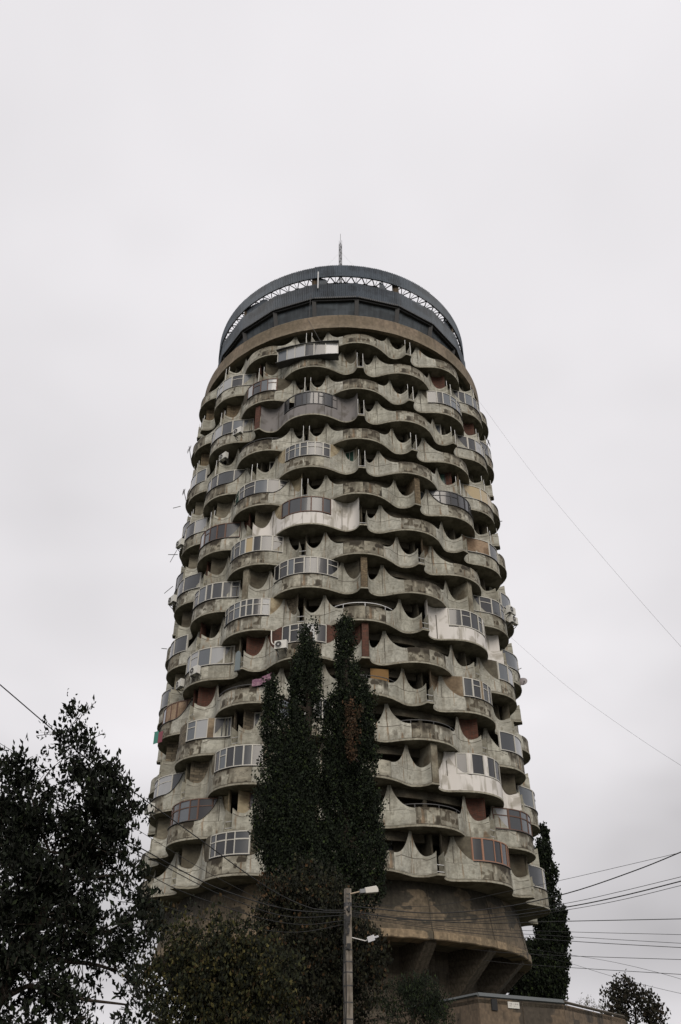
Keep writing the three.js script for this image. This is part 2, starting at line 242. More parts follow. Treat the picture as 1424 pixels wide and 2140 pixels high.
function glazing(row, base, y0, [p0, p1, fr, tones, o = {}]) {
  const win = new THREE.Group(); win.name = 'window'; tower.add(win);
  const FM = M.frame[fr], fs = [], sill = (o.sill ?? 1.15), top = 2.7, n = tones.length, w = 0.15;
  const bottom = f => o.boxed ? 1.0 : o.curve ? Math.max(sill, hp(f) + 0.015) : sill;
  const rr = o.boxed ? () => 16.42 : null;
  const REC = o.boxed ? 0 : o.curve ? 0.08 : -0.035, piece = (a, b, ri, ro, yb, yt, k) => o.boxed
    ? solid(range(a, b, k), base, f => { const t = typeof yb === 'function' ? yb(f) : yb, q = 16.42 - 0.02 * Math.abs(f - 18); return [[q + ri, t], [q + ro, t], [q + ro, yt], [q + ri, yt]]; })
    : strip(base, a, b, ri - REC, ro - REC, yb, yt, k);
  const ws = [...tones].map((t, i) => t === '.' ? 0.4 : 0.75 + 0.6 * hash2(i, n * 7 + p0 * 10 | 0, 31)), tot = ws.reduce((a, b) => a + b), ed = [p0]; for (const q of ws) ed.push(ed[ed.length - 1] + q / tot * (p1 - p0));
  fs.push(up(piece(p0, p1, -0.11, -0.01, top - 0.07, top, 14), y0));
  fs.push(up(solid(range(p0, p1, 24), base, f => { const r = o.boxed ? 16.42 - 0.02 * Math.abs(f - 18) : rp(f) - REC, b = Math.min(bottom(f), top - 0.08); return [[r - 0.11, b], [r - 0.005, b], [r - 0.005, b + 0.075], [r - 0.11, b + 0.075]]; }), y0));
  if (o.transom || o.lattice) fs.push(up(piece(p0, p1, -0.1, -0.012, 2.12, 2.18, 14), y0));
  for (let i = 0; i <= n; i++) { const f = ed[i]; if (bottom(f) > top - 0.1 && !o.boxed) continue; const ww = w * (0.7 + 0.75 * hash2(i, n, 17)); fs.push(up(piece(Math.max(p0 - 0.1, f - ww), Math.min(p1 + 0.1, f + ww), -0.112, -0.004, ff => Math.min(bottom(ff), top - 0.09), top - 0.002, 1), y0)); }
  for (let i = 0; i < n; i++) {
    const a = ed[i] + w * 0.4, b = ed[i + 1] - w * 0.4, hq = hash2(i + n, Math.round(p0 * 3 + p1 * 7) + row.length, 91), t = tones[i] === 'b' ? (hq < 0.3 ? 'd' : hq < 0.6 ? 'm' : 'b') : tones[i] === 'w' && hq < 0.3 ? 'b' : tones[i];
    const g = up(piece(a, b, -0.08, -0.055, ff => Math.min(bottom(ff) + 0.03, top - 0.06), top - 0.03, 4), y0);
    if (t === '.') { mesh('pier', up(piece(a, b, -0.12, 0.0, ff => Math.min(bottom(ff), top - 0.06), top - 0.01, 4), y0), S[row + '']?.p ? M.white : M.pink, win); continue; }
    if (t === 'n') continue;
    if (!o.boxed && hash2(i, n + Math.round(p0), 77) < 0.3) fs.push(up(piece(a - 0.05, b + 0.05, -0.1, -0.015, 2.15, 2.21, 2), y0));
    mesh('pane', g, M.pane[t === 'M' ? 'm' : t === 'r' ? 'k' : t], win);
  }
  mesh('window_frame', fs, FM, win);
  if (S[row]?.p) ; else if (!o.boxed) mesh('sill', up(strip(base, p0, p1, -0.1, 0.09, f => Math.min(bottom(f) - 0.035, top - 0.1), f => Math.min(bottom(f) - 0.003, top - 0.08), 20), y0), M.metal, win);
  else {
    mesh('sill', up(ring(base, p0 - 0.2, p1 + 0.2, 15.6, 16.5, 0.94, 0.99, 12), y0), M.metal, win);
    mesh('lower_panel', up(piece(p0, p1, -0.1, -0.02, 1.0, 1.12, 10), y0), M.box, win);
    mesh('canopy', up(ring(base, p0 - 0.3, p1 + 0.3, 15, 16.5, 2.705, 2.745, 12), y0), M.metal, win);
  }
  // the iron brackets that carried washing lines
  if (row < 12) for (const f of [p0 + 1.5, p1 - 3]) { const t = (base + f) * DEG, r = rp(f), s = Math.sin(t), c = Math.cos(t); mesh('line_bracket', bar([r * s, y0 + 0.95, r * c], [(r + 0.55) * s, y0 + 1.35, (r + 0.55) * c], 0.045), M.metal, win); }
  return win;
}
function cutWindow(b, base, y0, f0, f1, tone, frame, fillMat) {
  const ri = -0.42, mid0 = f0 + (f1 - f0) * 0.3, mid1 = f0 + (f1 - f0) * 0.85;
  if (fillMat) mesh('infill_wall', [up(strip(base, f0, mid0, ri - 0.12, ri, 0.5, 2.75, 3), y0), up(strip(base, mid1, f1, ri - 0.12, ri, 0.5, 2.75, 3), y0)], fillMat, b);
  mesh('window_frame', [up(strip(base, mid0, mid0 + 0.25, ri - 0.06, ri + 0.02, 0.6, 2.7, 1), y0), up(strip(base, mid1 - 0.25, mid1, ri - 0.06, ri + 0.02, 0.6, 2.7, 1), y0), up(strip(base, (mid0 + mid1) / 2 - 0.1, (mid0 + mid1) / 2 + 0.1, ri - 0.06, ri + 0.015, 0.6, 2.7, 1), y0), up(strip(base, mid0, mid1, ri - 0.06, ri + 0.018, 2.62, 2.7, 2), y0)], M.frame[frame], b);
  mesh('pane', up(strip(base, mid0 + 0.1, mid1 - 0.1, ri - 0.04, ri - 0.02, 0.6, 2.66, 3), y0), M.pane[tone], b);
}
for (let row = 1; row <= 17; row++) for (let k = -5; k <= 3; k++) {
  const c = ctr(row, k); if (Math.abs(c) > 118) continue;
  const base = c - 18, y0 = (17 - row) * FLOOR, s = S[row + ':' + k] ?? (R0() < 0.55 ? { g: [9, 27, 'w', 'bdbm'] } : {}), near = Math.abs(c) < 100;
  const b = new THREE.Group(); b.name = 'balcony'; tower.add(b);
  const J = () => (R0() - 0.5);
  // floor slab: its underside is the ceiling of the balcony below
  const ph = [0.02, ...range(1, 3, 10), ...range(3.4, 32.6, 58), ...range(33, 35, 10), 35.98];
  const slab = solid(ph, base, f => [[12.9, -0.2], [rp(f) - 0.06, -0.2 + 0.1 * Math.max(0, fbm(f * 0.9 + row * 7, k * 9 + row, 1900, 3) - 0.52)], [rp(f) + 0.05 - 0.25 * Math.max(0, fbm(f * 1.1 + row * 5, k * 7 + row, 1950, 3) - 0.6), -0.185], [rp(f) + 0.055, -0.06], [rp(f) - 0.2, -0.05], [12.9, -0.05]], { caps: false });
  { const p = slab.attributes.position, u = slab.attributes.uv; for (let i = 0; i < p.count; i++) if (slab.attributes.normal.getY(i) < -0.5) u.setXY(i, p.getX(i) / 5, p.getZ(i) / 5); }
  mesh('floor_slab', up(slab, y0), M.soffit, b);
  mesh('slab_edge', up(solid(ph, base, f => { const e = 0.06 * Math.max(0, fbm(f * 1.1 + row * 5, k * 7 + row, 1950, 3) - 0.55); return [[rp(f) + 0.02, -0.196 + e], [rp(f) + 0.075 - e, -0.196 + e], [rp(f) + 0.075 - e, -0.066], [rp(f) + 0.02, -0.066]]; }, { uoff: R0() }), y0), M.lip, b);
  const uoff = Math.floor(R0() * 64) / 64, tint = Math.floor(R0() * 2.2), dr = J() * 0.04;
  for (const side of [0, 1]) {
    const phis = side ? panelPhis.map(f => 36 - f).reverse() : panelPhis, pm = s.p === 'white' ? M.white : s.p === 'grey' ? M.greyPlaster : M.panel[clamp(tint + Math.round(J() * 1.2), 0, 2)];
    const dy = J() * 0.05, full = s.p === 'grey' || (s.p === 'white' && (row === 11 ? side === 0 : row === 8 ? side === 1 : false)), tl = J() * 0.02;
    mesh('balcony_panel', up(solid(phis, base, f => {
      const q = fold(f), gr = Math.abs(q - PK) < 0.07 ? -0.022 : 0, r = rp(f) + dr + tl, yt = full ? (q < 9.4 ? TOP : 1.06) : Math.min(TOP, hp(f) + dy * (hp(f) < 2.7 ? 1 : 0)), yc = Math.min(crease(f), yt - 0.1), st = full ? 0.004 : 0.045;
      return [[r - 0.1, -0.045], [r + st + gr, -0.045], [r + st + gr, yc], [r + gr, yc + 0.02], [r + gr, yt], [r - 0.1, yt]];
    }, { uoff: uoff + side * 0.37 }), y0), pm, b);
    // the end of the panel turns in towards the wall of the gap
    const e = side ? [34.87, 34.94] : [1.06, 1.13];
    mesh('panel_return', up(solid(range(e[0], e[1], 1), base, f => [[15.05, -0.045], [rp(f) + 0.02, -0.045], [rp(f) + 0.02, 1.36 + dy], [15.05, 1.2]]), y0), M.lip, b);
    const pp = side ? parPhis.map(f => 36 - f).reverse() : parPhis;
    const qi = s.q ?? Math.floor(R0() * 2.5), parM = s.p === 'white' ? M.white : s.p === 'grey' ? M.greyPlaster : M.parapet[clamp(qi + (R0() < 0.3 ? 1 : 0), 0, 2)], ph2 = J() * 0.06;
    mesh('parapet_panel', up(solid(pp, base, f => { const r = rp(f) + dr + J() * 0.006; return [[r - 0.1, -0.045], [r + 0.012, -0.045], [r + 0.012, 1.09 + ph2], [r - 0.1, 1.11 + ph2]]; }, { uoff: uoff + 0.5 + side * 0.21 }), y0), parM, b);
  }
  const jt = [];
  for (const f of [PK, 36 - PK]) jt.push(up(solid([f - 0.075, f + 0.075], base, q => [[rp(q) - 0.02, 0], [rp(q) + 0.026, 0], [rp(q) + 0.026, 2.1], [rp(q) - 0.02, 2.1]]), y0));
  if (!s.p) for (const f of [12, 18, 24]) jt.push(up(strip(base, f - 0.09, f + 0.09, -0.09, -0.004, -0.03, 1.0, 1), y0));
  if (!s.p) for (const side of [0, 1]) { const q = range(1.2, 11.6, 30).map(f => side ? 36 - f : f); if (side) q.reverse(); jt.push(up(solid(q, base, f => { const r = rp(f) + dr, y = Math.min(crease(f), hp(f) - 0.1); return [[r, y - 0.02], [r + 0.048, y - 0.02], [r + 0.035, y + 0.03], [r, y + 0.03]]; }), y0)); }  // dark strip paints the shadow line along the panel crease, no joint here
  mesh('joints', jt, M.jointAndCreaseShade, b).userData.kind = 'stuff';
  // the wall behind, with its doors and windows, and the beam under the slab
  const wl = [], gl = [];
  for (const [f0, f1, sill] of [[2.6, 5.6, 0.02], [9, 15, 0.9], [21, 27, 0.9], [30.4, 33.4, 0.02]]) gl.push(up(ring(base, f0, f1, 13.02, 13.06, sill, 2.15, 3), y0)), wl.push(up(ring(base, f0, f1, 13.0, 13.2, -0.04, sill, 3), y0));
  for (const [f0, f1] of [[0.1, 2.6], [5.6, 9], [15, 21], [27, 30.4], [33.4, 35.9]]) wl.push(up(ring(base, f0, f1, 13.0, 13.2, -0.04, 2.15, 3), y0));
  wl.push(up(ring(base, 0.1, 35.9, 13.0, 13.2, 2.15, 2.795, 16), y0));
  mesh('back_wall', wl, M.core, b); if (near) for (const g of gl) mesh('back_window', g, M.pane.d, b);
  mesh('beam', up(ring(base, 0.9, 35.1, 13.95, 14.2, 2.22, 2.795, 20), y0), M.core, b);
  mesh('post', [up(ring(base, 17.4, 18.6, 13.98, 14.17, -0.045, 2.22, 2), y0)], M.core, b);
  // wall between neighbours
  const sm = s.s && s.s !== 'slot' ? s.s : null;
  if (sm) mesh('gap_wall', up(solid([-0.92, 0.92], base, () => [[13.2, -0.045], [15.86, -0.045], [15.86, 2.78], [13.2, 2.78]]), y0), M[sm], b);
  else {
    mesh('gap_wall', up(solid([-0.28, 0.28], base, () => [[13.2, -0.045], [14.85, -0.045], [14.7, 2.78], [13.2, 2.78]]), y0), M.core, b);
    const t0 = (base - 1) * DEG, t1 = (base + 1) * DEG, r = 15.72, bars = [];
    for (const h of row < 9 ? [0.12] : [0.06, 0.5]) bars.push(bar([r * Math.sin(t0), y0 + h, r * Math.cos(t0)], [r * Math.sin(t1), y0 + h, r * Math.cos(t1)], 0.035));
    if (row < 8 && !s.p) for (const [t, hh] of [[t0, 1.95], [t1, 1.85]]) bars.push(bar([15.7 * Math.sin(t), y0, 15.7 * Math.cos(t)], [15.7 * Math.sin(t), y0 + hh, 15.7 * Math.cos(t)], 0.04));
    mesh('gap_rail', bars, M.rail, b);
  }
  if (!near) continue;
  const fillZone = (m, a, bb, ri) => { if (m && M[m]) mesh('infill_wall', up(strip(base, a, bb, ri - 0.12, ri, f => Math.min(0.5, 2), 2.775, 8, { uoff: R0() }), y0), M[m], b); };
  const special = { winb: ['b', 'w', null], wing: ['g', 'g', M.plaster], wind: ['d', 'g', null], wind2: ['g', 'k', M.brick], winBlock: ['m', 'w', M.block], winBlock2: ['k', 'b', M.cream] };
  if (special[s.L]) cutWindow(b, base, y0, 1.2, 6.9, ...special[s.L]); else fillZone(s.L, 1.2, PK - 0.1, -0.14);
  if (special[s.R]) cutWindow(b, base, y0, 29.1, 34.8, ...special[s.R]); else fillZone(s.R, 36 - PK + 0.1, 34.8, -0.14);
  if (s.g) {
    const w = glazing(row + ':' + k, base, y0, s.g);
    if (!s.g[4]?.boxed) { fillZone(s.l, PK + 0.1, s.g[0], -0.05); fillZone(s.r, s.g[1], 36 - PK - 0.1, -0.05); }
  }
  if (s.rail) {
    const rr = s.rail === 2 ? [M.rail, 0.05, 1.4] : [M.metal, 0.05, 1.32], bars = [];
    bars.push(up(solid(range(9.5, 26.5, 20), base, f => { const r = rp(f) - 0.05; return [[r - rr[1], rr[2]], [r, rr[2]], [r, rr[2] + rr[1]], [r - rr[1], rr[2] + rr[1]]]; }), y0));
    for (const f of [12, 18, 24]) bars.push(up(strip(base, f - 0.08, f + 0.08, -0.1, -0.06, 1.0, rr[2], 1), y0));
    mesh('hand_rail', bars, rr[0], b);
  }
  if (s.o) mesh('orange_curtain', up(ring(base, 20, 25.5, 14.6, 14.63, 0.9, 2.6, 6), y0), std({ color: lin(0.19, 0.11, 0.04) }), b);
}
// core, roof slab and fascia ring above the top storey
mesh('core_wall', new THREE.CylinderGeometry(12.95, 12.95, 51.2, 80, 1, true).translate(0, 25.2, 0), M.core, tower);
mesh('top_slab', solid(range(0, 359.99, 160), 0, () => [[12.5, 50.72], [15.45, 50.72], [15.45, 50.95], [12.5, 50.95]], { caps: false }), M.soffit, tower);
mesh('fascia_ring', (() => { const g = solid(range(0, 360, 160), 0, f => { const w = 0.02 * Math.sin(f * 0.7); return [[15.1, 50.6 + w], [15.5, 50.6 + w], [15.52, 51.1], [15.52, 52.3 + w], [15.44, 52.42 + w], [15.1, 52.42 + w]]; }, { caps: false }); const u = g.attributes.uv, p = g.attributes.position; for (let i = 0; i < u.count; i++) u.setXY(i, Math.atan2(p.getX(i), p.getZ(i)) / 6.2832 + (Math.abs(p.getZ(i) + 15.3) < 0.05 ? 0 : 0), (p.getY(i) - 50) / 5); return g; })(), M.fascia, tower);
mesh('roof_deck', new THREE.CylinderGeometry(15.3, 15.3, 0.2, 80).translate(0, 52.2, 0), M.soffit, tower);
const CORN = 6.46;
for (let i = 0; i < 20; i++) {
  const a = CORN + 18 * i, t = (f) => Math.cos(9 * DEG) / Math.cos((f - 9) * DEG);
  mesh('drum_panel', solid(range(0.15, 17.85, 6), a, f => [[13.0 * t(f), 52.3], [13.35 * t(f), 52.3], [14.0 * t(f), 56.1], [13.7 * t(f), 56.4]]), M.roofPanel, tower);
  mesh('soffit_panel', solid(range(0.15, 17.85, 6), a, f => [[12.85 * t(f), 56.5], [14.5 * t(f), 56.28], [14.5 * t(f), 56.5], [12.85 * t(f), 56.75]]), M.metal, tower);
  const s = Math.sin(a * DEG), c = Math.cos(a * DEG);
  mesh('roof_bracket', bar([13.35 * s, 52.4, 13.35 * c], [14.12 * s, 56.3, 14.12 * c], 0.42, 0.36), M.darkSteel, tower);
  mesh('edge_beam', solid(range(0, 18, 2), a, f => [[14.0 * t(f), 56.1], [14.3 * t(f), 56.1], [14.3 * t(f), 56.45], [14.0 * t(f), 56.45]]), M.darkSteel, tower);
  const zig = (n, amp) => range(0, 18, n * 2).map((f, j) => [f, (j % 2 ? amp : -amp)]);
  for (const [y0, y1, Rr, tt, nm, n, tn] of [[56.3, 58.44, 14.5, t, 'lower_corrugated_panel', 22, 1], [59.55, 61.28, 14.42, () => 1, 'upper_corrugated_panel', 22, 0]]) {
    const Z = zig(n, 0.05), z = new Map(Z.map(q => q)), dy = (R0() - 0.5) * 0.09;
    mesh(nm, solid(Z.map(q => q[0]), a, f => { const r = Rr * tt(f) + z.get(f), e = (hash2(Math.round(f * 100), i, 5) - 0.5) * 0.04; return [[r - 0.03, y0 + e], [r, y0 + e], [r, y1 + dy + e], [r - 0.03, y1 + dy + e]]; }, { flat: true }), M.sheet[(tn + Math.floor(R0() * 2)) % 3], tower);
  }
  if (i % 2) mesh('roof_column', bar([13.95 * s, 56.5, 13.95 * c], [13.95 * s, 60.9, 13.95 * c], 0.62, 0.5).rotateY(0), std({ map: T_drum, color: lin(0.3, 0.27, 0.24) }), tower);
}
{
  const tr = [], Y = 59.64, P = (t, r, y = Y) => [r * Math.sin(t * DEG), y, r * Math.cos(t * DEG)];
  for (let i = 0; i < 80; i++) {
    const a = CORN + 4.5 * i, b = a + 4.5, m = a + 2.25;
    tr.push(bar(P(a, 14.3), P(b, 14.3), 0.1), bar(P(a, 13.35), P(b, 13.35), 0.13), bar(P(a, 13.35), P(m, 14.3), 0.085), bar(P(m, 14.3), P(b, 13.35), 0.085), bar(P(a, 13.35), P(a, 14.3), 0.05));
    const [x, y, z] = P(a, 13.38); tr.push(box(0.5, 0.09, 0.2, x, y, z, a * DEG));
  }
  mesh('ring_truss', tr, M.darkSteel, tower);
  const sh = [];
  for (const [a0, a1, r1, y1] of [[-6, 20, 13.6, 59.25], [-52, -38, 13.6, 59.1], [-74, -62, 13.6, 59.1]]) sh.push(solid(range(a0, a1, 14), 0, f => { const q = Math.sin((f - a0) / (a1 - a0) * Math.PI); const yy = 58.5 + (y1 - 58.5) * q; return [[r1, yy - 0.06], [14.25, 58.2], [14.25, 58.28], [r1, yy]]; }));
  mesh('roof_sheet', sh, M.sheet[2], tower);
  for (const [a0, a1, h0, h1] of [[-48.5, -38.5, 58.3, 59.8], [-38.5, -34, 58.3, 59.5], [16.5, 19.2, 58.3, 59.6], [-10.5, -6.2, 58.3, 59.8], [53.5, 60, 58.4, 59.8]]) mesh('closing_sheet', solid(range(a0, a1, 10), 0, f => { const q = (f - a0) / (a1 - a0); return [[14.1, h0], [14.15, h0], [14.15, h1 - 0.5 * q * q], [14.1, h1 - 0.5 * q * q]]; }), M.sheet[2], tower);
  mesh('vent_pipe', bar(P(-9.6, 14.62, 57.6), P(-9.6, 14.62, 60.2), 0.14, 0.14, 8), M.rail, tower);
  mesh('drop_cable', [bar(P(-12.5, 14.6, 57), P(-12.0, 15.56, 51.8), 0.03), bar(P(-12.0, 15.56, 51.8), P(-7.5, 15.4, 48.8), 0.03)], M.metal, tower);
}
// the drum under the balconies, its lip and the brackets that carry it
{
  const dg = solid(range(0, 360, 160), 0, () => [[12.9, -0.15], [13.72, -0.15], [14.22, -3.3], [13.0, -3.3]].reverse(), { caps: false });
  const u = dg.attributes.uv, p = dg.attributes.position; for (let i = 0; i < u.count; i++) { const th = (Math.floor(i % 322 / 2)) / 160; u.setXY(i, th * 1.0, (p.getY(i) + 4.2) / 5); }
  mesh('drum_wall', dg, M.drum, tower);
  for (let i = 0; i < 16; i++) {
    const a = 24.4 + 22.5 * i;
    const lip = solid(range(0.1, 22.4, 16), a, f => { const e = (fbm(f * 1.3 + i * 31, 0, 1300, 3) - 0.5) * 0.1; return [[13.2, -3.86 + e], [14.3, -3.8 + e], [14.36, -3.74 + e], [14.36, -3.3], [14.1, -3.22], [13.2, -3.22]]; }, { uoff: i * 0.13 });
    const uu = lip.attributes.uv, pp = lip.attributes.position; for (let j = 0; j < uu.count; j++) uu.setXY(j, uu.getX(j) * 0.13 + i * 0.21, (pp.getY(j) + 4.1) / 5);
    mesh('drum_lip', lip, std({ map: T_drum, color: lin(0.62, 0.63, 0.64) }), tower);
    mesh('drum_seam', solid([-0.12, 0.12], a, () => [[13.6, -0.4], [13.79, -0.4], [14.25, -3.22], [13.6, -3.22]].reverse()), M.rough, tower);
    const sh = new THREE.Shape([[8.5, -3.3], [13.75, -3.3], [13.95, -3.75], [13.9, -3.95], [10.55, -6.95], [10.4, -7.4], [8.5, -7.4]].map(q => new THREE.Vector2(...q)));
    const fg = new THREE.ExtrudeGeometry(sh, { depth: 0.8, bevelEnabled: true, bevelSize: 0.03, bevelThickness: 0.03, bevelSegments: 1 }).translate(0, 0, -0.4).rotateY(-Math.PI / 2 + a * DEG);
    mesh('support_bracket', fg, M.fin, tower);
    mesh('stem_panel', solid(range(0.6, 21.9, 6), a, () => [[10.0, -15.84], [10.55, -15.84], [10.55, -3.4], [10.0, -3.4]]), M.rough, tower);
  }
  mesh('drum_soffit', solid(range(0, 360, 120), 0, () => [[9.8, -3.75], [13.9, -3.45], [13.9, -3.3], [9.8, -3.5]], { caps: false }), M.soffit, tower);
  mesh('stem_core', new THREE.CylinderGeometry(10.1, 10.1, 13, 64, 1, true).translate(0, -9.4, 0), M.metal, tower);
}

// ------------------------------------------------------------------ things on the tower
const onTower = (theta, r, y) => new THREE.Vector3(TX + r * Math.sin(theta * DEG), TY + y, TZ + r * Math.cos(theta * DEG));
// direction of the tower's axis point seen at a pixel, at the distance of radius r (front side, or the edge where the sight line only grazes it)
function touch(x, y, r) {
  const d = at(x, y, 1).sub(EYE), a = d.x * d.x + d.z * d.z, b = -2 * (d.x * TX + d.z * TZ), c = TX * TX + TZ * TZ - r * r, q = b * b - 4 * a * c;
  const t = q < 0 ? -b / (2 * a) : (-b - Math.sqrt(q)) / (2 * a);
  const p = EYE.clone().addScaledVector(d, t); return { p, th: Math.atan2(p.x - TX, p.z - TZ) };
}
function acUnit(x, y, r, label, extraTurn = 0) {
  const { p, th } = touch(x, y, r), t = thing('air_conditioner', label, 'air conditioner', p.toArray(), 'air conditioner units hung on the tower'); t.rotation.y = th + extraTurn;
  mesh('casing', box(0.95, 0.66, 0.34), std({ color: lin(0.55, 0.55, 0.52), roughness: 0.6 }), t);
  const fan = mesh('fan_grille', new THREE.CylinderGeometry(0.25, 0.25, 0.03, 24).rotateX(Math.PI / 2).translate(-0.16, 0, 0.18), std({ color: lin(0.05, 0.05, 0.05) }), t);
  mesh('fan_rim', new THREE.TorusGeometry(0.26, 0.022, 6, 28).translate(-0.16, 0, 0.19), std({ color: lin(0.5, 0.5, 0.48) }), fan);
  mesh('fan_hub', new THREE.CylinderGeometry(0.07, 0.07, 0.04, 14).rotateX(Math.PI / 2).translate(-0.16, 0, 0.19), std({ color: lin(0.4, 0.4, 0.4) }), fan);
  mesh('bracket', [box(0.05, 0.05, 0.6, -0.32, -0.37, -0.1), box(0.05, 0.05, 0.6, 0.32, -0.37, -0.1), bar([-0.32, -0.75, -0.38], [-0.32, -0.38, 0.15], 0.04), bar([0.32, -0.75, -0.38], [0.32, -0.38, 0.15], 0.04)], M.metal, t);
  return t;
}
{
  const a = acUnit(588, 1348, 16.5, 'white air conditioner with a pale hose on the red brick balcony behind the left poplar');
  mesh('hose', new THREE.TubeGeometry(new THREE.CatmullRomCurve3([[-0.4, 0, 0], [-0.75, 0.3, -0.05], [-0.85, 0.9, -0.1], [-0.9, 1.45, -0.2]].map(q => new THREE.Vector3(...q))), 16, 0.045, 6), std({ color: lin(0.62, 0.6, 0.55) }), a);
  acUnit(408, 1402, 16.4, 'white air conditioner under a four pane white window at the left of the tower');
  acUnit(498, 902, 16.4, 'white air conditioner under pale blue glazing near the top of the tower');
  acUnit(377, 1136, 16.7, 'air conditioner seen edge on, sticking out of the left outline at mid height', 0.2);
  acUnit(361, 1254, 16.7, 'air conditioner sticking out of the left outline, the next below the one at mid height', 0.2);
  acUnit(313, 1690, 16.6, 'air conditioner sticking out of the lower left outline just above the cable', 0.2);
  acUnit(1068, 1276, 17.0, 'upper of two dark air conditioners hung at the right outline of the tower', -0.2);
  acUnit(1073, 1296, 17.0, 'lower of two dark air conditioners hung at the right outline of the tower', -0.2);
  acUnit(468, 955, 15.6, 'small air conditioner half hidden in a round balcony cut-out, upper left of the tower');
  acUnit(377, 1430, 15.6, 'air conditioner in a round balcony cut-out near the left outline');
}
{
  const { p } = touch(1092, 1424, 16.2); p.x += 0.0;
  const t = thing('satellite_dish', 'round grey satellite dish standing out from the right outline of the tower', 'satellite dish', p.toArray());
  const g = new THREE.SphereGeometry(0.95, 28, 10, 0, Math.PI * 2, 0, 0.62).translate(0, -0.95 * Math.cos(0.62), 0).scale(0.8, 0.8, 0.8).rotateX(Math.PI / 2 - 0.35).rotateY(-0.35);
  mesh('dish', g, new THREE.MeshStandardMaterial({ color: lin(0.22, 0.2, 0.21), roughness: 0.6, side: THREE.DoubleSide }), t);
  mesh('feed_arm', [bar([0, -0.35, 0.05], [0.02, -0.3, 0.62], 0.035), box(0.1, 0.12, 0.14, 0.02, -0.28, 0.62)], M.metal, t);
  mesh('mount', [bar([-0.1, -0.1, -0.05], [-0.9, -0.35, -0.3], 0.06)], M.metal, t);
}
{
  const { p, th } = touch(547, 1421, 15.95);
  const t = thing('pink_blanket', 'pink blanket hung over the rail of a balcony left of the poplars', 'blanket', p.toArray()); t.rotation.y = th;
  const g = new THREE.PlaneGeometry(1.5, 0.55, 24, 10); const q = g.attributes.position; for (let i = 0; i < q.count; i++) { const x = q.getX(i), y = q.getY(i); q.setZ(i, 0.05 * Math.sin(x * 7) + 0.03 * Math.sin(x * 13 + y * 3)); q.setY(i, y + 0.28 * x / 1.9 * 1.6 - 0.06 * Math.cos(x * 3)); } g.computeVertexNormals();
  mesh('cloth', g, new THREE.MeshStandardMaterial({ side: THREE.DoubleSide, roughness: 0.95, map: tex(128, 64, (u, v) => mix([0.46, 0.33, 0.41], [0.55, 0.44, 0.49], smooth(0.45, 0.6, fbm(u * 10, v * 8, 1401, 3)))) }), t);
}
{
  const { p, th } = touch(335, 1541, 16.35);
  const t = thing('laundry', 'green and dark red cloth hung outside the left outline of the tower', 'laundry', p.toArray()); t.rotation.y = th + 0.4;
  mesh('green_cloth', box(0.5, 1.0, 0.03, -0.25, 0, 0.2), std({ color: lin(0.05, 0.2, 0.16) }), t); mesh('red_cloth', box(0.5, 0.9, 0.03, 0.28, -0.1, 0.2), std({ color: lin(0.2, 0.06, 0.08) }), t);
  mesh('line', bar([-0.6, 0.52, 0.2], [0.7, 0.45, 0.15], 0.02), M.metal, t);
}
function aerial(x, y, r, label, s = 1) {
  const { p, th } = touch(x, y, r), t = thing('tv_aerial', label, 'aerial', p.toArray(), 'television aerials on the tower'); t.rotation.y = th;
  const b = [bar([0, -0.9 * s, -0.2], [0, 0.7 * s, 0.25], 0.05), bar([-0.55 * s, 0.5 * s, 0.2], [0.55 * s, 0.35 * s, 0.2], 0.03)];
  for (let i = -2; i <= 2; i++) b.push(bar([i * 0.22 * s, 0.42 * s - i * 0.06 + 0.22, 0.2], [i * 0.22 * s, 0.42 * s - i * 0.06 - 0.3, 0.2], 0.025));
  mesh('aerial_rods', b, M.metal, t);
}
aerial(399, 948, 16.7, 'television aerial sticking out of the upper left outline of the tower', 1.2);
aerial(1018, 930, 16.6, 'television aerial at the upper right outline of the tower', 0.7);
aerial(388, 1035, 16.6, 'thin television aerial at the left outline of the tower above mid height', 0.9);
for (const [x0, y0, x1, y1, r, where] of [[378, 1058, 362, 1062, 16.4, 'left outline above mid height'], [370, 1150, 356, 1175, 16.5, 'left outline below the upper air conditioner'], [372, 1159, 352, 1159, 16.5, 'left outline, level with the tenth storey'], [362, 1225, 344, 1240, 16.5, 'left outline beside the middle air conditioner'], [1080, 1401, 1090, 1396, 16.3, 'right outline just above the satellite dish'], [1043, 1090, 1050, 1089, 16.3, 'right outline at mid height'], [350, 1356, 338, 1355, 16.4, 'left outline level with the poplar tops'], [318, 1670, 305, 1668, 16.4, 'lower left outline above the lowest air conditioner']]) {
  const a = touch(x0, y0, r).p, b = at(x1, y1, Math.hypot(a.x, a.z));
  tag(mesh('line_rod', bar(a, b, 0.05), M.metal), 'washing line rod at the tower\'s ' + where, 'rod', 'washing line rods on the tower');
}
{
  const { p, th } = touch(498, 1382, 15.9);
  const t = thing('sheet_metal_shield', 'rounded blue grey metal shield filling a balcony gap left of the poplars', 'metal shield', p.toArray()); t.rotation.y = th;
  const s = new THREE.Shape(); s.moveTo(-0.22, -0.75); s.lineTo(0.22, -0.75); s.lineTo(0.22, 0.45); s.quadraticCurveTo(0.2, 0.8, 0, 0.85); s.quadraticCurveTo(-0.2, 0.8, -0.22, 0.45); s.closePath();
  mesh('plate', new THREE.ExtrudeGeometry(s, { depth: 0.06, bevelEnabled: true, bevelSize: 0.015, bevelThickness: 0.015, bevelSegments: 2 }), std({ color: lin(0.14, 0.17, 0.18), roughness: 0.6 }), t); mesh('edge_strip', box(0.5, 0.06, 0.1, 0, -0.8, 0.02), M.metal, t);
}
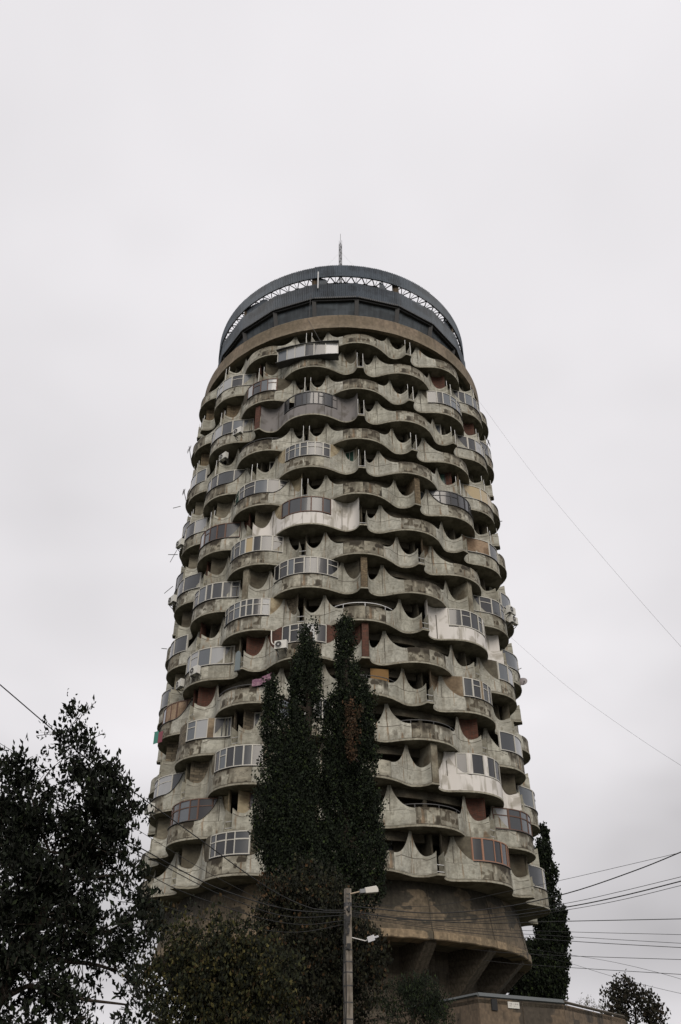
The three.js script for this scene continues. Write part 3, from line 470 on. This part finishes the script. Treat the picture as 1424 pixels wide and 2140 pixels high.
{
  // lattice mast on the roof
  const rz = 6, base = new THREE.Vector3(TX - 0.1, TY + 52.3, TZ + rz), top = at(712, 489, Math.abs(TZ + rz)), H = top.y - base.y;
  const t = thing('antenna_mast', 'slim steel lattice antenna mast on the roof of the tower', 'antenna mast', base.toArray());
  const g = [], w = 0.17, sec = 0.55, n = Math.floor((H - 1.6) / sec);
  for (const [x, z] of [[-w, -w], [w, -w], [0, w]]) g.push(bar([x, 0, z], [x, n * sec, z], 0.06, 0.06, 5));
  for (let i = 0; i < n; i++) { const y = i * sec, f = i % 2 ? 1 : -1; g.push(bar([-w * f, y, -w], [w * f, y + sec, -w], 0.035), bar([w * f, y, -w], [0, y + sec, w], 0.035), bar([-w, y, -w], [w, y, -w], 0.035), bar([-w * f, y, -w], [0, y + sec, w], 0.035)); }
  mesh('lattice', g, M.metal, t);
  mesh('whip', [bar([0, n * sec - 0.5, 0], [0, H, 0], 0.05, 0.05, 5), bar([-0.15, n * sec - 1.2, 0], [-0.15, n * sec + 0.5, 0], 0.04, 0.04, 5), bar([0.16, n * sec - 1.4, 0], [0.16, n * sec + 0.6, 0], 0.04, 0.04, 5)], M.metal, t);
  for (const s of [-1, 1]) mesh('guy_wire', bar([0, n * sec - 1.6, 0], [s * 9, 3, 3], 0.02), M.rail, t);
}

// ------------------------------------------------------------------ annex building in front of the tower
{
  const t = thing('annex_building', 'low flat roofed annex of patched beige concrete at the foot of the tower', 'building');
  const H = 6.5, P = [[3.2, -46.8], [5.79, -41.89], [9.87, -44.29], [14.12, -50.15], [16.5, -57], [12, -62], [-2, -63], [-2, -55]].map(q => new THREE.Vector2(...q));
  const T_annex = tex(512, 256, (u, v) => { const X = u * 12, Y = v * 6, a = fbm(X * 0.8, Y * 0.8, 1501, 5), f = fbm(X * 9, Y * 9, 1520, 3), s = fbm(X * 4, Y * 0.5, 1540, 3); let c = mix([0.57, 0.49, 0.4], [0.49, 0.42, 0.34], a); c = mix(c, [0.33, 0.3, 0.26], smooth(0.5, 0.53, fbm(X * 0.4 + 5, Y * 0.5, 1560, 4)) * 0.8); c = mix(c, [0.25, 0.22, 0.18], smooth(0.6, 0.8, s) * 0.4); return c.map(q => q * (0.8 + 0.4 * f)); });
  const wm = std({ map: T_annex, color: lin(0.5, 0.52, 0.55) });
  P.forEach((a, i) => {
    const b = P[(i + 1) % P.length], L = a.distanceTo(b), n = i === 1 || i === 2 ? 2 : 1;
    for (let k = 0; k < n; k++) {
      const p0 = a.clone().lerp(b, k / n), l = L / n - 0.03, ang = Math.atan2(-(b.y - a.y), b.x - a.x);
      const g = new THREE.BoxGeometry(l, H - 0.05 * (i > 1), 0.3), u = g.attributes.uv; for (let j = 0; j < u.count; j++) u.setXY(j, u.getX(j) * l / 12 + i * 0.37 + k * 0.2, u.getY(j) * H / 6);
      const off = new THREE.Vector2(b.y - a.y, -(b.x - a.x)).normalize();
      g.translate(l / 2 + 0.015, (H - 0.05 * (i > 1)) / 2, -0.15).rotateY(ang).translate(p0.x, 0, p0.y); mesh('wall', g, wm, t);
      if (i < 3) mesh('roof_edging', bar([p0.x, H + 0.05, p0.y], [p0.x + (b.x - a.x) / n, H + 0.05, p0.y + (b.y - a.y) / n], i < 2 ? 0.16 : 0.1, 0.09), i < 2 ? std({ color: lin(0.09, 0.1, 0.105) }) : M.rough, t);
    }
  });
  const rs = new THREE.Shape(P.map(q => new THREE.Vector2(q.x, -q.y)));
  mesh('roof', new THREE.ExtrudeGeometry(rs, { depth: 0.15, bevelEnabled: false }).rotateX(-Math.PI / 2).translate(0, H - 0.25, 0), M.rough, t);
  const dir = new THREE.Vector2(9.87 - 5.79, -44.29 + 41.89).normalize(), an = Math.atan2(-dir.y, dir.x), onW = (s, y, o) => [5.79 + dir.x * s - dir.y * o, y, -41.89 + dir.y * s + dir.x * o];
  const vent = box(0.3, 0.42, 0.08, 0, 0, 0, an).translate(...onW(0.8, 6.22, 0.02)); mesh('vent_hole', vent, M.darkSteel, t);
  const sg = box(0.62, 0.24, 0.03, 0, 0, 0, an).translate(...onW(1.85, 6.26, 0.03));
  mesh('wall_plate', sg, std({ color: lin(0.6, 0.6, 0.58), map: tex(64, 32, (u, v) => { const k = (v > 0.55 && v < 0.78 && u > 0.1 && u < 0.9 && hash2(Math.floor(u * 26), 3, 9) > 0.45) || (v > 0.25 && v < 0.4 && u > 0.1 && u < 0.7 && hash2(Math.floor(u * 26), 4, 9) > 0.5); return k ? [0.72, 0.7, 0.7] : [0.95, 0.95, 0.94]; }) }), t);
}

// ------------------------------------------------------------------ trees
function leafGeo(L, W) {
  const g = new THREE.BufferGeometry(), f = W * 0.25;
  g.setAttribute('position', new THREE.Float32BufferAttribute([0, 0, 0, -W / 2, L * 0.45, f, 0, L * 0.5, 0, W / 2, L * 0.45, f, 0, L, f * 0.6], 3)); g.setIndex([0, 2, 1, 0, 3, 2, 1, 2, 4, 2, 3, 4]); g.computeVertexNormals(); return g;
}
const leafMat = new THREE.MeshStandardMaterial({ color: lin(0.34, 0.34, 0.32), roughness: 1, side: THREE.DoubleSide });
const barkMat = std({ color: lin(0.45, 0.42, 0.4), map: (() => { const t = tex(128, 128, (u, v) => { const a = fbm(u * 16, v * 3, 1601, 4, 16, 3); return mix([0.2, 0.17, 0.14], [0.34, 0.3, 0.25], a); }); t.repeat.set(2, 6); return t; })() });
function limb(a, b, r0, r1, bend, R, sides = 6) {
  const m = a.clone().lerp(b, 0.5).add(new THREE.Vector3((R() - 0.5) * bend, R() * bend * 0.5, (R() - 0.5) * bend));
  const cv = new THREE.QuadraticBezierCurve3(a, m, b), n = 6, g = new THREE.TubeGeometry(cv, n, 1, sides), p = g.attributes.position;
  for (let i = 0; i <= n; i++) { const c = cv.getPoint(i / n), r = r0 + (r1 - r0) * i / n; for (let j = 0; j <= sides; j++) { const q = i * (sides + 1) + j; p.setXYZ(q, c.x + (p.getX(q) - c.x) * r, c.y + (p.getY(q) - c.y) * r, c.z + (p.getZ(q) - c.z) * r); } }
  return g;
}
// lumps: [pixel x, pixel y, pixel radius, density, colour set, depth shift]; twigs with leaves are spread through each lump
function tree(name, label, category, seed, d, lumps, o) {
  const R = rng(seed), foot = o.foot ? new THREE.Vector3(...o.foot) : (() => { const p = at(o.fx ?? lumps[lumps.length - 1][0], 2100, d); p.y = 0; return p; })();
  const t = thing(name, label, category, foot.toArray(), o.group);
  const br = [], mats = [], cols = [], q = new THREE.Quaternion(), up0 = new THREE.Vector3(0, 1, 0), sc = new THREE.Vector3(), m4 = new THREE.Matrix4(), e = new THREE.Euler(), c = new THREE.Color();
  const B = lumps.map(([x, y, rp_, den0 = 1, cs = 0, dz = 0]) => { const den = den0 * (rp_ < 30 ? Math.pow(30 / rp_, 1.1) : 1); const p = at(x, y, d + dz), s = depthAt(p) / F; return { p: p.sub(foot), r: rp_ * s * (o.shrink ?? 1), den, cs }; });
  let topB = B[0]; for (const b of B) if (b.p.y > topB.p.y) topB = b;
  const trunkTop = o.trunkTop ? topB.p.clone() : B.reduce((s, b) => s.add(b.p), new THREE.Vector3()).divideScalar(B.length);
  mesh('trunk', limb(new THREE.Vector3(0, -0.1, 0), trunkTop, o.trunk, o.trunk * 0.35, 0.4, R, 9), barkMat, t);
  const nodes = range(0.25, 1, 8).map(k => ({ p: trunkTop.clone().multiplyScalar(k), w: o.trunk * (1.1 - k * 0.75) }));
  const order = [...B].sort((a, b) => a.p.distanceTo(trunkTop) - b.p.distanceTo(trunkTop));
  for (const b of order) { let best = nodes[0], bd = 1e9; for (const n of nodes) { const dd = n.p.distanceTo(b.p) + Math.max(0, n.p.y - b.p.y) * 1.5; if (dd < bd) bd = dd, best = n; } b.w = Math.min(best.w * 0.62, o.trunk * 0.4); br.push(limb(best.p, b.p, b.w, b.w * 0.55, bd * 0.25, R, 5)); nodes.push({ p: b.p, w: b.w }); }
  for (const b of B) {
    const vol = b.r * b.r * b.r, N = Math.round(o.twigs * Math.pow(b.r, 2.3) * b.den);
    for (let i = 0; i < N; i++) {
      let v; do v = new THREE.Vector3(R() * 2 - 1, R() * 2 - 1, R() * 2 - 1); while (v.length() > 1 || v.length() < 0.15);
      const len0 = v.length(); v.multiplyScalar(Math.pow(len0, -0.35));
      // clumping: keep twigs where a lattice noise is high
      const tl0 = o.tall ?? 1, pz = b.p.clone().add(new THREE.Vector3(v.x * b.r, v.y * b.r * tl0, v.z * b.r));
      const cn = fbm(pz.x / o.clump + 50 + pz.z / o.clump * 0.7, pz.y / (o.clump * (tl0 > 1 ? 3.2 : 1)) + 50 - pz.z / o.clump * 0.6, seed, 3);
      if (cn < (o.gap ?? 0.42) + (R() - 0.5) * 0.1) continue;
      const pal = o.cols[b.cs], tone = R();
      const dir = v.clone().normalize().multiplyScalar(0.7).add(new THREE.Vector3((R() - 0.5) * 0.9, (o.lift ?? 0.3) + (R() - 0.5) * 0.6, (R() - 0.5) * 0.9)).normalize();
      const tl = o.twig * (0.6 + 0.8 * R());
      if (o.showTwigs && R() < o.showTwigs) br.push(bar(pz.clone().addScaledVector(dir, -tl * 0.8), pz.clone().addScaledVector(dir, tl), 0.012, 0.012, 3));
      const K = Math.round(o.per * (0.6 + 0.8 * R()));
      for (let k = 0; k < K; k++) {
        const s = (k + R()) / K, pos = pz.clone().addScaledVector(dir, tl * s);
        const sp = o.spread ?? 0.5; pos.x += (R() - 0.5) * tl * sp; pos.y += (R() - 0.5) * tl * sp * 0.8; pos.z += (R() - 0.5) * tl * sp;
        e.set((R() - 0.5) * 2.4 + (o.droop ?? 0.4), R() * 6.283, (R() - 0.5) * 2.0); q.setFromEuler(e);
        const z = 0.6 + R() * 0.7; sc.set(z, z, z); m4.compose(pos, q, sc); mats.push(m4.clone());
        const pick = pal[Math.min(pal.length - 1, Math.floor(Math.pow(R() * 0.6 + tone * 0.4, 1.4) * pal.length))], l = 0.7 + 0.6 * R(); cols.push(pick[0] * l, pick[1] * l, pick[2] * l);
      }
    }
  }
  mesh('branches', br, barkMat, t);
  const im = new THREE.InstancedMesh(leafGeo(o.leaf, o.leaf * (o.lw ?? 0.55)), leafMat, mats.length); mats.forEach((m, i) => { im.setMatrixAt(i, m); im.setColorAt(i, c.setRGB(cols[3 * i], cols[3 * i + 1], cols[3 * i + 2])); });
  im.name = 'crown'; im.userData.kind = 'stuff'; im.castShadow = im.receiveShadow = true; t.add(im);
  console.log(name, mats.length, 'leaves'); return t;
}
const G1 = [[0.011, 0.022, 0.006], [0.016, 0.032, 0.007], [0.008, 0.015, 0.005], [0.035, 0.06, 0.013]], G2 = [[0.012, 0.026, 0.008], [0.02, 0.042, 0.011], [0.06, 0.1, 0.02]], RUST = [[0.16, 0.09, 0.045], [0.1, 0.065, 0.03], [0.24, 0.12, 0.055]], YEL = [[0.018, 0.026, 0.008], [0.03, 0.04, 0.011], [0.08, 0.085, 0.02], [0.16, 0.14, 0.035], [0.16, 0.1, 0.04]], BRN = [[0.018, 0.021, 0.009], [0.028, 0.034, 0.011], [0.06, 0.06, 0.02], [0.18, 0.1, 0.042]];
tree('poplar_tree', 'tall dark poplar with two pointed tops, left of the twin poplars before the tower', 'tree', 11, 44,
  [[650, 1322, 14], [648, 1352, 22], [644, 1390, 30], [640, 1435, 36], [638, 1485, 38], [632, 1540, 42], [626, 1600, 46], [618, 1660, 52], [606, 1720, 56], [596, 1780, 50], [630, 1800, 50], [570, 1446, 11], [570, 1480, 18], [572, 1530, 26], [574, 1590, 34], [572, 1650, 40], [560, 1710, 36], [556, 1765, 28], [640, 1880, 60], [600, 1850, 50]],
  { trunk: 0.35, trunkTop: 1, twigs: 620, twig: 0.62, per: 13, leaf: 0.12, lw: 0.85, clump: 0.5, gap: 0.4, lift: 2.2, tall: 1.9, spread: 0.35, shrink: 0.86, cols: [G2, RUST], group: 'twin poplars before the tower' , fx: 630 });
tree('poplar_tree', 'tall dark poplar with a rust coloured streak, right of the twin poplars before the tower', 'tree', 12, 45,
  [[722, 1322, 13], [722, 1352, 22], [728, 1392, 30], [736, 1440, 36], [738, 1492, 38], [738, 1550, 42], [704, 1500, 26], [700, 1560, 34], [762, 1480, 16], [770, 1530, 14], [752, 1600, 40], [712, 1625, 46], [700, 1690, 54], [748, 1690, 42], [788, 1690, 18], [786, 1730, 22], [720, 1750, 58], [772, 1780, 38], [700, 1820, 60], [760, 1840, 50], [740, 1500, 16, 1.2, 1, -1.6], [742, 1540, 16, 1.2, 1, -2], [738, 1580, 10, 1, 1, -2], [720, 1890, 60]],
  { trunk: 0.35, trunkTop: 1, twigs: 620, twig: 0.62, per: 13, leaf: 0.12, lw: 0.85, clump: 0.5, gap: 0.4, lift: 2.2, tall: 1.9, spread: 0.35, shrink: 0.86, cols: [G2, RUST], group: 'twin poplars before the tower', fx: 725 });
tree('poplar_tree', 'slim dark poplar behind the right foot of the tower', 'tree', 13, 96,
  [[1134, 1752, 9], [1138, 1785, 15], [1143, 1830, 20], [1148, 1880, 22], [1140, 1920, 26], [1150, 1960, 26], [1145, 2010, 30], [1120, 2040, 36], [1150, 2060, 28], [1163, 1885, 9], [1168, 1920, 14], [1173, 1965, 15], [1172, 2010, 16], [1166, 2060, 18], [1090, 2060, 28], [1130, 2100, 50]],
  { trunk: 0.4, trunkTop: 1, twigs: 260, twig: 0.7, per: 9, leaf: 0.26, lw: 0.85, clump: 0.9, gap: 0.38, lift: 2.0, tall: 1.7, spread: 0.35, shrink: 1, cols: [G2], fx: 1140 });
tree('walnut_tree', 'big dark leafy tree filling the lower left corner, nearest to the viewer', 'tree', 14, 14,
  [[165, 1502, 17], [85, 1530, 26], [128, 1535, 30], [70, 1580, 38], [150, 1575, 42], [105, 1610, 50], [30, 1610, 26], [12, 1585, 22], [245, 1622, 18], [215, 1640, 22], [160, 1660, 60], [70, 1680, 70], [235, 1690, 40], [272, 1692, 15], [195, 1740, 60], [10, 1740, 60], [105, 1780, 75], [40, 1850, 80], [170, 1840, 70], [225, 1790, 40], [270, 1830, 30], [298, 1800, 20], [255, 1880, 50], [120, 1920, 80], [295, 1920, 36], [220, 1950, 60], [20, 1960, 80], [150, 2010, 70, 0.7], [60, 2060, 80, 0.7], [240, 2030, 46, 0.6], [180, 2090, 70, 0.6], [90, 2140, 80, 0.6], [10, 2140, 60, 0.8], [270, 2100, 50, 0.5]],
  { trunk: 0.15, twigs: 1900, twig: 0.26, per: 12, leaf: 0.1, lw: 0.5, clump: 0.38, gap: 0.475, shrink: 0.84, lift: -0.05, droop: 1.2, showTwigs: 0.25, cols: [G1], foot: [-5.6, 0, -13.2] });
tree('yellowing_tree', 'rounded yellow green tree under the drum, between the big dark tree and the pole', 'tree', 15, 27,
  [[430, 1915, 22, 0.32], [350, 1935, 22, 0.3], [395, 1955, 34, 0.35], [455, 1962, 36, 0.5], [500, 1965, 30, 0.7], [335, 1995, 46, 0.6], [430, 2010, 70], [500, 1985, 50], [375, 2060, 70], [480, 2080, 90], [310, 2060, 36, 0.5], [560, 2040, 60], [420, 2130, 80], [540, 2120, 80], [320, 2130, 50, 0.5]],
  { trunk: 0.2, twigs: 480, twig: 0.4, per: 9, leaf: 0.12, lw: 0.6, clump: 0.5, gap: 0.4, lift: 0.2, cols: [YEL] });
tree('autumn_tree', 'small brown tinged tree in front of the twin poplars, behind the pole', 'tree', 16, 35,
  [[585, 1855, 30], [640, 1850, 36], [690, 1870, 34], [600, 1900, 54], [670, 1920, 62], [575, 1940, 40, 0.8], [620, 1980, 70], [730, 1940, 40], [700, 2000, 66], [760, 1985, 36], [785, 2010, 22], [640, 2060, 80], [740, 2060, 56], [580, 2050, 40], [680, 2130, 90], [545, 1990, 18, 1, 1], [575, 1862, 18, 1, 1], [580, 2120, 60]],
  { trunk: 0.2, twigs: 300, twig: 0.45, per: 9, leaf: 0.135, lw: 0.7, clump: 0.6, gap: 0.38, lift: 0.2, cols: [BRN, RUST] });
tree('bush', 'dark green rounded bush right of the pole, before the annex', 'bush', 17, 30,
  [[862, 2072, 22], [835, 2095, 34], [885, 2090, 36], [915, 2112, 26], [860, 2125, 50], [905, 2140, 40], [810, 2135, 30]],
  { trunk: 0.12, twigs: 800, twig: 0.3, per: 10, leaf: 0.1, lw: 0.3, clump: 0.5, gap: 0.36, lift: 0.9, cols: [G2] });
tree('small_tree', 'small dark tree beyond the annex at the lower right edge', 'tree', 18, 58,
  [[1308, 2072, 16], [1318, 2092, 24], [1290, 2095, 22], [1345, 2100, 22], [1330, 2125, 36], [1365, 2122, 16], [1372, 2140, 14], [1295, 2130, 28]],
  { trunk: 0.15, twigs: 160, twig: 0.5, per: 9, leaf: 0.17, lw: 0.7, clump: 0.7, gap: 0.4, lift: 0.3, cols: [[[0.035, 0.036, 0.018], [0.06, 0.045, 0.025]]] });
tree('weeds', 'pale dry weeds on the annex roof edge, left of the small tree', 'weeds', 19, 52.5,
  [[1222, 2100, 9, 0.7], [1245, 2101, 10, 0.6], [1262, 2108, 8, 0.6]],
  { trunk: 0.02, twigs: 240, twig: 0.35, per: 7, leaf: 0.12, lw: 0.25, clump: 0.4, gap: 0.3, lift: 1, cols: [[[0.2, 0.19, 0.1], [0.14, 0.13, 0.07]]], foot: (() => { const p = at(1240, 2110, 52.5); return [p.x, 6.3, p.z]; })() });

// ------------------------------------------------------------------ lamp post and wires
const PD = 32, poleTop = at(727, 1857, PD), poleFoot = at(722, 2140, PD);
{
  const H = poleTop.y, t = thing('lamp_post', 'weathered square concrete lamp post with two lamp arms before the tower', 'lamp post', [poleTop.x, 0, poleTop.z]);
  const g = new THREE.CylinderGeometry(0.13, 0.2, H, 4, 1).rotateY(Math.PI / 4 + 0.42).translate(0, H / 2, 0);
  const T_pole = tex(64, 512, (u, v) => { const a = fbm(u * 8, v * 40, 1701, 4), s = fbm(u * 24, v * 4, 1720, 3); const c = mix([0.62, 0.59, 0.55], [0.42, 0.39, 0.35], clamp(smooth(0.35, 0.7, a) * 0.7 + (s - 0.5) * 0.8)); return c; });
  mesh('post', g.toNonIndexed(), std({ map: T_pole, color: lin(0.6, 0.6, 0.6), flatShading: true }), t);
  for (const y of [1890, 1985, 2010, 2032, 2060, 2095, 2130]) { const p = at(727, y, PD), k = 0.13 + 0.07 * (1 - p.y / H); mesh('wire_band', new THREE.CylinderGeometry(k + 0.012, k + 0.012, y === 1890 ? 0.12 : 0.035, 4).rotateY(Math.PI / 4 + 0.42).translate(0, p.y, 0), M.metal, t); }
  const blobs = [], Rb = rng(77); for (let i = 0; i < 26; i++) { const y = H - 0.6 - Rb() * 1.3; blobs.push(box(0.05 + Rb() * 0.07, 0.05 + Rb() * 0.12, 0.06, (Rb() - 0.5) * 0.24, y, 0.12 + Rb() * 0.05)); }
  mesh('wire_clamps', blobs, M.darkSteel, t);
  const cb = []; for (const dx of [-0.08, -0.13]) cb.push(new THREE.TubeGeometry(new THREE.CatmullRomCurve3(range(0, 1, 8).map((s, i) => new THREE.Vector3(dx + 0.03 * Math.sin(i * 2 + dx * 40), (H - 1) * (1 - s), 0.19 + 0.1 * s))), 30, 0.016, 5));
  mesh('down_cable', cb, M.darkSteel, t);
  const painted = []; for (let i = 0; i < 3; i++) painted.push(box(0.13, 0.03, 0.01, 0.02, H - 0.18 - i * 0.14, 0.13), box(0.03, 0.12, 0.01, i % 2 ? -0.03 : 0.06, H - 0.24 - i * 0.14, 0.13));
  mesh('painted_mark', painted, std({ color: lin(0.08, 0.08, 0.08) }), t);
  // upper lamp
  const a0 = at(733, 1868, PD).sub(t.position), a1 = at(753, 1863, PD - 0.2).sub(t.position), a2 = at(775, 1859, PD - 0.4).sub(t.position);
  const arm = mesh('lamp_arm', bar(a0.clone().add(new THREE.Vector3(-0.1, -0.02, 0)), a1, 0.05, 0.05, 8), std({ color: lin(0.4, 0.33, 0.25) }), t);
  const hd = new THREE.Group(); hd.name = 'lamp_head'; hd.position.copy(a1); hd.rotation.z = 0.16; hd.rotation.y = 0.2; hd.scale.setScalar(0.82); t.add(hd);
  mesh('gear_housing', box(0.24, 0.15, 0.24, 0.1, 0, 0), std({ color: lin(0.2, 0.21, 0.22) }), hd);
  const ls = new THREE.Shape(); ls.moveTo(0, -0.09); ls.lineTo(0.5, -0.11); ls.quadraticCurveTo(0.55, 0.0, 0.46, 0.11); ls.lineTo(0, 0.09); ls.closePath();
  mesh('lamp_cover', new THREE.ExtrudeGeometry(ls, { depth: 0.24, bevelEnabled: true, bevelSize: 0.02, bevelThickness: 0.02, bevelSegments: 2 }).translate(0.22, 0, -0.12), std({ color: lin(0.5, 0.49, 0.45), roughness: 0.6 }), hd);
  // lower lamp
  const b0 = at(732, 1958, PD).sub(t.position), b1 = at(764, 1966, PD - 0.15).sub(t.position), b2 = at(772, 1962, PD - 0.2).sub(t.position), b3 = at(791, 1956, PD - 0.3).sub(t.position);
  mesh('lower_lamp_arm', [bar(b0, b1, 0.035, 0.035, 6), bar(b1, b2, 0.035, 0.035, 6)], std({ color: lin(0.55, 0.54, 0.52) }), t);
  mesh('lower_lamp_head', [bar(b2.clone().add(new THREE.Vector3(-0.04, -0.02, 0)), b2.clone().lerp(b3, 0.55), 0.16, 0.12), bar(b2.clone().lerp(b3, 0.5), b3, 0.05, 0.05)], std({ color: lin(0.62, 0.63, 0.66) }), t);
}
// wires: pixels they pass with the distance there
function wire(label, r, pts, group) {
  const P = pts.map(q => at(...q)); P.unshift(P[0].clone().add(P[0].clone().sub(P[1]).setLength(22)));
  const cv = new THREE.CatmullRomCurve3(P, false, 'centripetal');
  tag(mesh('overhead_wire', new THREE.TubeGeometry(cv, 90, r * 0.78, 5), M.darkSteel), label, 'wire', group);
}
wire('thick black wire from the upper left edge falling across the tower to the lamp post', 0.022, [[-160, 1296, 24], [0, 1430, 25], [105, 1520, 26], [200, 1600, 27], [290, 1662, 28], [420, 1755, 29], [520, 1828, 30], [590, 1872, 31], [660, 1900, 31.5], [727, 1902, 32]]);
wire('thin wire at the left edge below the thick wire, behind the big dark tree', 0.01, [[-120, 1480, 26], [0, 1553, 26], [120, 1628, 27], [240, 1703, 28], [330, 1760, 28.5], [470, 1842, 29.5], [600, 1900, 31], [727, 1906, 32]]);
wire('pair of black cables crossing the lowest left balconies, upper cable', 0.022, [[-100, 1555, 24], [100, 1660, 25.5], [250, 1748, 27], [300, 1775, 27.5], [420, 1840, 29], [480, 1865, 30], [600, 1900, 31], [727, 1908, 32]]);
wire('black cable just under the pair crossing the lowest left balconies', 0.016, [[-100, 1562, 24], [100, 1668, 25.5], [250, 1757, 27], [300, 1785, 27.5], [420, 1850, 29], [480, 1877, 30], [600, 1915, 31], [727, 1912, 32]]);
wire('wire crossing the gap in the lowest left balcony row', 0.014, [[-60, 1640, 25], [150, 1740, 26], [325, 1835, 27.5], [370, 1858, 28], [450, 1888, 29], [560, 1922, 30.5], [640, 1932, 31.4], [727, 1922, 32]]);
wire('lowest wire on the left, meeting the tower below its balconies', 0.012, [[-60, 1700, 25], [150, 1795, 26], [290, 1872, 27], [380, 1905, 28], [500, 1935, 30], [620, 1948, 31], [727, 1930, 32]]);
wire('thick twisted cable rising steepest to the right edge', 0.02, [[1560, 1722, 26], [1424, 1780, 27], [1330, 1818, 28], [1180, 1868, 29.5], [1040, 1897, 30.5], [900, 1908, 31.3], [732, 1893, 32]]);
wire('thin wire joining the twisted cable at the right edge', 0.008, [[1560, 1748, 26], [1424, 1781, 27], [1330, 1803, 28], [1165, 1841, 29.5], [1060, 1863, 30.3], [900, 1893, 31.2], [732, 1888, 32]]);
wire('thin wire rising gently to the right edge, uppermost of the three close ones', 0.01, [[1560, 1800, 26], [1424, 1832, 27], [1300, 1862, 28], [1180, 1888, 29.3], [1000, 1912, 30.8], [860, 1916, 31.5], [732, 1902, 32]]);
wire('thick wire rising gently to the right edge, middle of the three close ones', 0.02, [[1560, 1806, 26], [1424, 1841, 27], [1300, 1872, 28], [1180, 1896, 29.3], [1000, 1920, 30.8], [860, 1922, 31.5], [732, 1905, 32]]);
wire('thin wire rising gently to the right edge, lowest of the three close ones', 0.01, [[1560, 1816, 26], [1424, 1850, 27], [1300, 1880, 28], [1180, 1902, 29.3], [1000, 1926, 30.8], [860, 1926, 31.5], [732, 1908, 32]]);
wire('level black wire to the right edge below the rising ones', 0.015, [[1560, 1917, 28], [1424, 1920, 29], [1180, 1925, 30], [1000, 1929, 31], [860, 1920, 31.6], [732, 1905, 32]]);
wire('faint wire sloping down right, highest of the three below the level wire', 0.009, [[1560, 1957, 28], [1424, 1953, 29], [1185, 1947, 30], [1000, 1940, 31], [860, 1928, 31.6], [732, 1910, 32]]);
wire('faint wire sloping down right, middle of the three below the level wire', 0.009, [[1560, 1978, 28], [1424, 1971, 29], [1185, 1957, 30], [1000, 1945, 31], [860, 1931, 31.6], [732, 1912, 32]]);
wire('dark wire sloping down right, lowest of the three below the level wire', 0.012, [[1560, 1987, 28], [1424, 1980, 29], [1185, 1966, 30], [1000, 1951, 31], [860, 1934, 31.6], [732, 1914, 32]]);
wire('dark wire from the right poplar to the right edge, upper of the low ones', 0.014, [[1560, 2009, 36], [1424, 2005, 38], [1180, 1997, 42], [1050, 1990, 50], [990, 1984, 58]]);
wire('dark wire from the right poplar to the right edge, lower of the low ones', 0.014, [[1560, 2044, 36], [1424, 2036, 38], [1180, 2021, 42], [1060, 2012, 50], [1010, 2006, 58]]);
wire('faint wire crossing the two low dark wires to the right', 0.009, [[1560, 2096, 34], [1424, 2046, 38], [1300, 2014, 42], [1185, 1994, 48], [1070, 1978, 57]]);
wire('faint wire lowest at the right edge, just above the small tree', 0.009, [[1560, 2100, 34], [1424, 2076, 38], [1280, 2040, 44], [1185, 2011, 50], [1080, 1985, 57]]);
wire('hair thin wire from the upper right of the tower down to the right edge', 0.008, [[1010, 850, 70], [1110, 985, 62], [1230, 1130, 54], [1424, 1352, 44], [1600, 1540, 38]]);
wire('hair thin wire from the tower at mid height down to the right edge', 0.008, [[1068, 1332, 70], [1180, 1430, 62], [1300, 1518, 54], [1424, 1600, 46], [1600, 1705, 38]]);

renderer.render(scene, camera);
